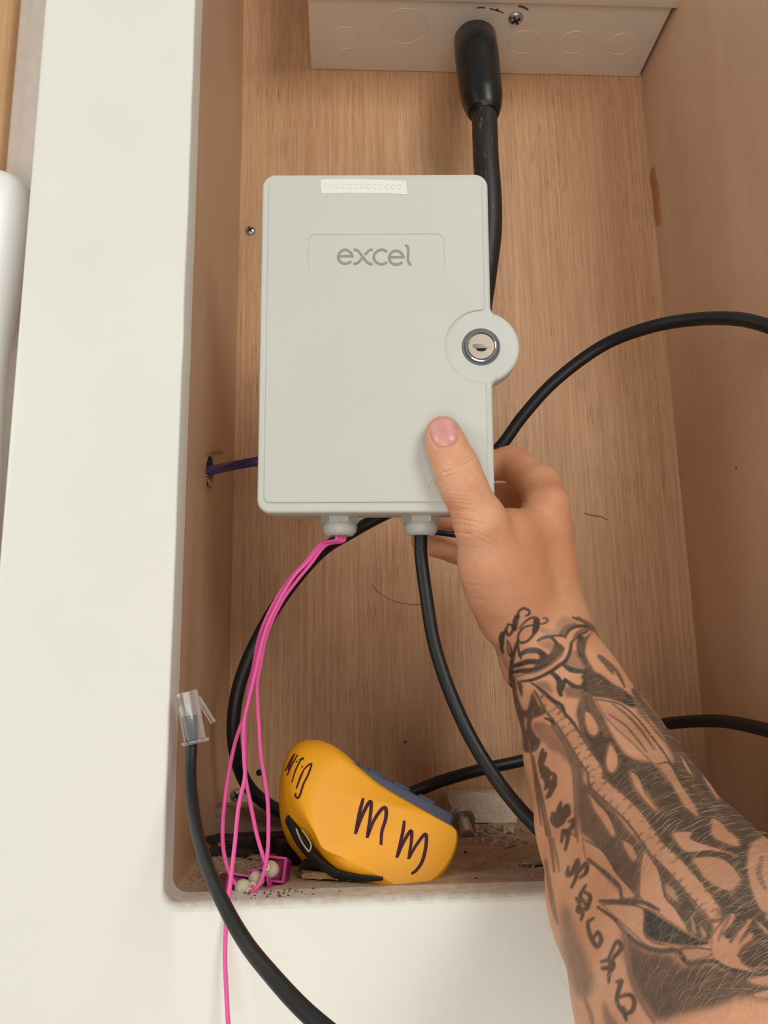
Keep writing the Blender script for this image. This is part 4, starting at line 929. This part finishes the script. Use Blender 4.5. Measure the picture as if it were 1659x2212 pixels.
for i in range(3, len(bc)-2, 3):
    d = nrm(bc[i+1]-bc[i-1]); e = np.array([-d[1], d[0]])
    for s_ in (-1, 1):
        if rs_.rand() < .8:
            q0 = bc[i]+e*s_*bwi[i]/2; q1 = q0-e*s_*rs_.uniform(5, 14)+d*rs_.uniform(-2, 2); stroke([q0, (q0+q1)/2+d, q1], rs_.uniform(2.2, 4.0), .7, 1.6)
    if i % 2 == 1: q0 = bc[i]+e*rs_.uniform(-.25, .25)*bwi[i]; stroke([q0-e*5+d*2, q0, q0+e*5-d*2], 2.6, .55, 1.8)
# wrist ornament (outline scrolls, eye forms, feathers)
def s6(P, w_, v_=.94, sf=1.2): stroke(T6(P), w_*k6*1.22, v_, sf)
fill(T6([(700, 430), (850, 440), (900, 360), (960, 290), (1090, 300), (1200, 350), (1100, 350), (1000, 390), (930, 460), (900, 520), (760, 500)]), .38, 3)
fill(T6([(1000, 530), (920, 500), (950, 430), (1030, 375), (1150, 360), (1080, 430), (1030, 480)]), .72, 1.6)
fill(T6([(690, 590), (800, 560), (870, 620), (850, 700), (760, 660), (670, 620)]), .38, 2)
fill(T6([(690, 740), (790, 750), (860, 650), (870, 600), (960, 620), (995, 690), (935, 790), (820, 860), (690, 900), (620, 880), (690, 820)]), .85, 1.4)
fill(T6([(1150, 620), (1200, 560), (1340, 460), (1270, 560), (1240, 700), (1270, 800), (1330, 900), (1390, 1010), (1500, 1080), (1700, 1160), (1700, 1300), (1480, 1260), (1340, 1240), (1300, 1200), (1240, 1080), (1240, 950), (1190, 780)]), .84, 1.8)
fill(T6([(1100, 700), (1190, 830), (1230, 920), (1060, 930), (985, 870)]), .45, 2.5)
fill(T6([(335, 1000), (400, 1000), (430, 1200), (490, 1380), (540, 1400), (570, 1320), (600, 1190), (650, 1260), (680, 1330), (755, 1400), (750, 1460), (620, 1510), (600, 1600), (650, 1700), (710, 1760), (690, 1830), (640, 1900), (510, 1900), (490, 1750), (460, 1600), (410, 1400), (340, 1150)]), .84, 1.6)
fill(T6([(520, 1480), (540, 1530), (530, 1640), (512, 1560)]), .15, 1.2)
fill(T6([(480, 1080), (495, 1180), (480, 1255), (440, 1150), (425, 1050)]), .85, 1.2)
fill(T6([(620, 1560), (760, 1560), (830, 1640), (870, 1720), (970, 1880), (830, 1880), (730, 1750), (650, 1640)]), .48, 3)
fill(T6([(1000, 1130), (1100, 1120), (1220, 1180), (1180, 1270), (1100, 1260), (1000, 1240)]), .62, 3)
fill(T6([(620, 1090), (760, 1060), (830, 1130), (850, 1190), (760, 1160)]), .5, 3)
fill(T6([(1060, 1080), (1130, 1040), (1210, 1030), (1180, 1100), (1100, 1100)]), .05, 1.5)
s6([(400, 440), (408, 340), (435, 270)], 48); s6([(430, 275), (450, 220), (510, 188), (565, 215), (572, 255), (530, 278)], 22)
s6([(450, 430), (520, 350), (590, 305), (650, 300), (685, 340), (660, 420), (620, 500), (560, 570), (490, 600), (445, 580), (440, 510), (490, 430), (570, 395), (640, 390)], 22); s6([(650, 320), (655, 400), (630, 480)], 55)
s6([(680, 375), (740, 372), (790, 340), (770, 305), (730, 312)], 16)
s6([(320, 375), (370, 400), (365, 470), (320, 510), (298, 450), (318, 378)], 24); s6([(290, 430), (262, 520), (250, 640)], 26); s6([(240, 480), (225, 560), (255, 720)], 28); s6([(270, 600), (235, 680), (265, 700)], 18)
s6([(300, 560), (330, 740), (355, 748), (350, 660), (320, 580)], 16); s6([(440, 560), (400, 680), (365, 820), (350, 950), (340, 1020)], 34); s6([(435, 600), (450, 720), (475, 790)], 22)
s6([(455, 745), (540, 700), (640, 690), (720, 720), (800, 780)], 48); s6([(360, 890), (450, 860), (560, 825), (680, 825), (770, 780)], 44)
s6([(670, 575), (740, 540), (820, 530), (870, 570), (910, 610)], 30); s6([(740, 530), (880, 515), (970, 520), (1010, 545)], 18)
s6([(370, 955), (470, 935), (600, 930), (720, 895), (840, 845)], 42); s6([(480, 1060), (600, 1045), (720, 1000), (830, 940), (930, 870), (1010, 810), (1060, 700), (1080, 600), (1150, 520), (1260, 465)], 32)
s6([(400, 1010), (520, 975), (650, 950), (780, 890), (900, 800), (980, 700)], 16, .6)
s6([(1090, 295), (1180, 330), (1280, 390), (1350, 460)], 22); s6([(1350, 460), (1450, 560), (1560, 690), (1659, 810)], 24); s6([(1000, 530), (1060, 440), (1160, 400), (1280, 410), (1350, 460)], 28)
s6([(1090, 600), (1130, 500), (1220, 440), (1320, 450)], 26, .7); s6([(990, 870), (1080, 925), (1240, 945)], 42); s6([(1100, 690), (1160, 780), (1230, 900)], 14, .6)
s6([(830, 950), (900, 1010), (930, 1070), (930, 1160), (950, 1225)], 48); s6([(1000, 1040), (975, 1100), (960, 1170)], 40); s6([(1000, 1040), (1100, 1115), (1210, 1140)], 36)
s6([(600, 1080), (740, 1180), (850, 1280), (960, 1350), (1000, 1450), (1080, 1530), (1160, 1650)], 28); s6([(760, 1500), (840, 1540), (870, 1620), (930, 1720), (990, 1800), (1070, 1900)], 30)
s6([(1200, 1170), (1220, 1300), (1190, 1450), (1180, 1600)], 34, .75); s6([(1260, 1210), (1340, 1400), (1420, 1560), (1500, 1700)], 60, .75, 2.5); s6([(1400, 760), (1490, 850), (1570, 960)], 40, .75, 2.5)
# long outlines
def s3(P, w_, v_=.85, sf=1.5): stroke(T3(P), w_*k3, v_, sf)
def s4(P, w_, v_=.85, sf=1.8): stroke(T4(P), w_*k4, v_, sf)
s3([(560, 200), (640, 250), (720, 340), (800, 440), (880, 560), (960, 660), (1060, 780), (1150, 920), (1290, 1080), (1420, 1200), (1560, 1330), (1640, 1430)], 26, .75, 2)
s3([(880, 620), (960, 740), (1060, 860), (1120, 960), (1160, 1070), (1240, 1180), (1340, 1300), (1440, 1430)], 34, .8, 2.5)
s3([(410, 830), (470, 900), (520, 1000), (545, 1100), (552, 1250), (545, 1460)], 34, .68, 4)
s3([(300, 1000), (320, 1130), (345, 1280), (378, 1460)], 14, .8); s3([(270, 900), (300, 1060), (318, 1200), (345, 1400)], 14, .7)
s4([(165, 40), (205, 200), (230, 330), (262, 480), (290, 690)], 20, .75); s4([(210, 240), (250, 420), (275, 560), (285, 690)], 18, .6); s4([(280, 480), (305, 600), (320, 690)], 16, .5)
s4([(235, 620), (262, 800), (290, 950), (310, 1020)], 26, .6, 4)
s4([(570, 920), (680, 1000), (760, 1100), (860, 1170), (970, 1200), (1080, 1200), (1150, 1280), (1300, 1262), (1400, 1310), (1590, 1350)], 28); s4([(580, 880), (720, 882), (860, 890), (960, 935)], 26)
s4([(700, 1010), (745, 1100), (760, 1280), (800, 1430), (870, 1570), (930, 1660)], 24, .6, 4); s4([(510, 610), (600, 690), (700, 780), (720, 860)], 24, .8)
s4([(1150, 580), (1280, 575), (1400, 595), (1460, 640)], 34); s4([(1290, 820), (1400, 830), (1500, 900), (1640, 970)], 30, .8); s4([(430, 60), (425, 200), (440, 500)], 16, .6)
s4([(860, 540), (840, 620), (830, 700), (830, 850)], 22, .7); s4([(1340, 1130), (1380, 1040), (1420, 980)], 18, .6); s4([(1420, 1140), (1460, 1070), (1520, 1010)], 26, .75); s4([(1470, 1230), (1520, 1170), (1600, 1140), (1659, 1180)], 30, .75)
s4([(1560, 1330), (1620, 1300), (1700, 1310)], 20, .6); s4([(1230, 930), (1290, 1000), (1350, 1000), (1420, 960)], 20, .7); s4([(1290, 950), (1330, 930), (1340, 960), (1310, 985)], 12, .6); s4([(1620, 600), (1600, 700), (1640, 800)], 30, .6, 3)
s4([(480, 1500), (520, 1600), (540, 1700)], 26, .5, 3)
# column of lettering-like glyphs
for P in ([(355, 965), (335, 1050)], [(372, 985), (350, 1040), (345, 1095)], [(350, 1120), (372, 1080), (385, 1130), (370, 1190)], [(385, 1090), (425, 1120), (405, 1190), (378, 1240)], [(345, 1060), (375, 1075), (395, 1110)],
          [(460, 1270), (440, 1330), (420, 1390)], [(410, 1330), (440, 1360), (500, 1290), (470, 1380), (430, 1390), (410, 1330)]): s3(P, 24, .82, 1.6)
for P in ([(200, 30), (230, 90), (250, 150)], [(240, 140), (280, 110), (290, 140), (255, 210)],
          [(290, 320), (275, 360), (310, 395), (335, 330), (325, 270)], [(330, 310), (370, 270), (380, 320), (345, 350)], [(335, 500), (350, 430), (375, 470), (360, 550)], [(385, 370), (410, 360), (405, 400), (380, 430), (395, 450)],
          [(380, 660), (370, 710), (400, 700), (440, 620), (430, 720), (400, 790)], [(440, 700), (490, 640), (495, 690), (455, 730)], [(430, 860), (450, 900), (440, 940), (470, 960), (460, 1000)], [(490, 780), (455, 850), (500, 900), (520, 850), (480, 820)], [(450, 930), (490, 930), (515, 900)],
          [(540, 990), (505, 1020), (520, 1100), (560, 1170), (590, 1130), (570, 1080), (545, 1110)], [(590, 1270), (640, 1260), (670, 1290), (640, 1350), (640, 1400)], [(640, 1240), (690, 1140), (720, 1180), (680, 1230), (640, 1290)], [(595, 1310), (640, 1310)],
          [(690, 1400), (720, 1390), (705, 1440), (690, 1520), (720, 1580)], [(700, 1500), (760, 1480), (800, 1510), (790, 1580), (740, 1600), (700, 1560)], [(730, 1560), (750, 1640)]): s4(P, 26, .84, 2)
sheet = gblur(sheet, 0.8)
fi = np.clip(px_-OX-.5, 0, TW-1.01); fj = np.clip(py_-OY-.5, 0, TH-1.01); i0 = fi.astype(int); j0 = fj.astype(int); a, b = fi-i0, fj-j0
ink = sheet[j0, i0]*(1-a)*(1-b)+sheet[j0, i0+1]*a*(1-b)+sheet[j0+1, i0]*(1-a)*b+sheet[j0+1, i0+1]*a*b
ink *= (py_ > OY) & (px_ > OX)
red = np.clip(1-(np.hypot(px_-955, py_-925)/42)**2, 0, 1)*0.7
for (x, y, r, h) in ((1200, 1065, 30, .45), (1225, 1120, 26, .35), (1100, 1010, 34, .3)): red += h*np.exp(-((px_-x)**2+(py_-y)**2)/r**2)
palmar = (~facing) & (py_ < 1340); red = np.where(palmar, 0.55, red)
col = np.zeros((NV, 4), np.float32); col[:, 0] = np.clip(ink*1.04, 0, .96); col[:, 1] = np.clip(red, 0, 1); col[:, 2] = 0.75*np.exp(-((px_-1165)**2/95**2+(py_-1175)**2/130**2))*facing; col[:, 3] = 1
ca_ = me.color_attributes.new('ink', 'FLOAT_COLOR', 'POINT'); ca_.data.foreach_set('color', col.ravel())
me.materials.clear(); me.materials.append(M['skin']); me.polygons.foreach_set('use_smooth', [True]*len(me.polygons)); me.update()
tag(person, 'bare tattooed right forearm and hand, thumb on the grey box front', 'person')
tb = bvh(person)
# thumbnail: a curved plate seated on the thumb
U_ = np.array([math.cos(math.radians(-16)), math.sin(math.radians(-16))]); Wv = np.array([-U_[1], U_[0]])
vs = []; fs = []; nu, nv = 18, 18; ncx, ncy = 960, 935
for j in range(nv+1):
    for i in range(nu+1):
        u_, v_ = -1+2*i/nu, -1+2*j/nv
        x_, y_ = u_*math.sqrt(1-v_*v_/2), v_*math.sqrt(1-u_*u_/2); sq = 0.93
        x_ = x_+(u_*0.5-x_*0.5)*0.55*1; y_ = y_+(v_*0.5-y_*0.5)*0.55
        p = np.array([ncx, ncy])+U_*x_*(31-2*max(0, y_))+Wv*y_*32
        h = hit(tb, *p)
        kk = 0.0
        while h is None: kk += .04; h = hit(tb, *(p*(1-kk)+np.array([ncx, ncy])*kk))
        e = max(abs(u_), abs(v_)); lift = 0.00055*(1-e**5)-0.0002*(e > .98)
        vs.append(h[0]+h[1]*lift)
for j in range(nv):
    for i in range(nu): a_ = j*(nu+1)+i; fs.append((a_, a_+1, a_+nu+2, a_+nu+1))
vs = [np.array(v) for v in vs]
for _ in range(2):
    w2 = [v.copy() for v in vs]
    for j in range(1, nv):
        for i in range(1, nu): a_ = j*(nu+1)+i; w2[a_] = vs[a_]*.4+(vs[a_-1]+vs[a_+1]+vs[a_-nu-1]+vs[a_+nu+1])*.15
    vs = w2
nl = obj('thumbnail', vs, fs, 'nail', person, angle=80)
so = nl.modifiers.new('thick', 'SOLIDIFY'); so.thickness = 0.0004; so.offset = 1
# fine arm hair
rs_ = np.random.RandomState(9); mb = MB(); made = 0
while made < 850:
    x = rs_.uniform(1100, 1655); y = rs_.uniform(1330, 2205); h = hit(tb, x, y)
    if h is None or (x < 1230+(y-1330)*.25 and rs_.rand() < .75): continue
    p, n_ = h; dn_ = CM@np.array([rs_.uniform(.2, 1.1), rs_.uniform(-.6, .9), 0.0]); dn_ = nrm(dn_-dn_.dot(n_)*n_); L = rs_.uniform(.003, .009)
    cr = np.cross(n_, dn_)*rs_.uniform(-.35, .35)
    mb.add(*tube([p, p+n_*L*.18+dn_*L*.35+cr*L*.2, p+n_*L*.28+dn_*L*.7+cr*L*.6, p+n_*L*.3+dn_*L+cr*L*1.1], [.00004, .000035, .00003, .00001], 3, cap=False)); made += 1
hr = mb.build('arm_hair', 'hair', person); hr['kind'] = 'stuff'
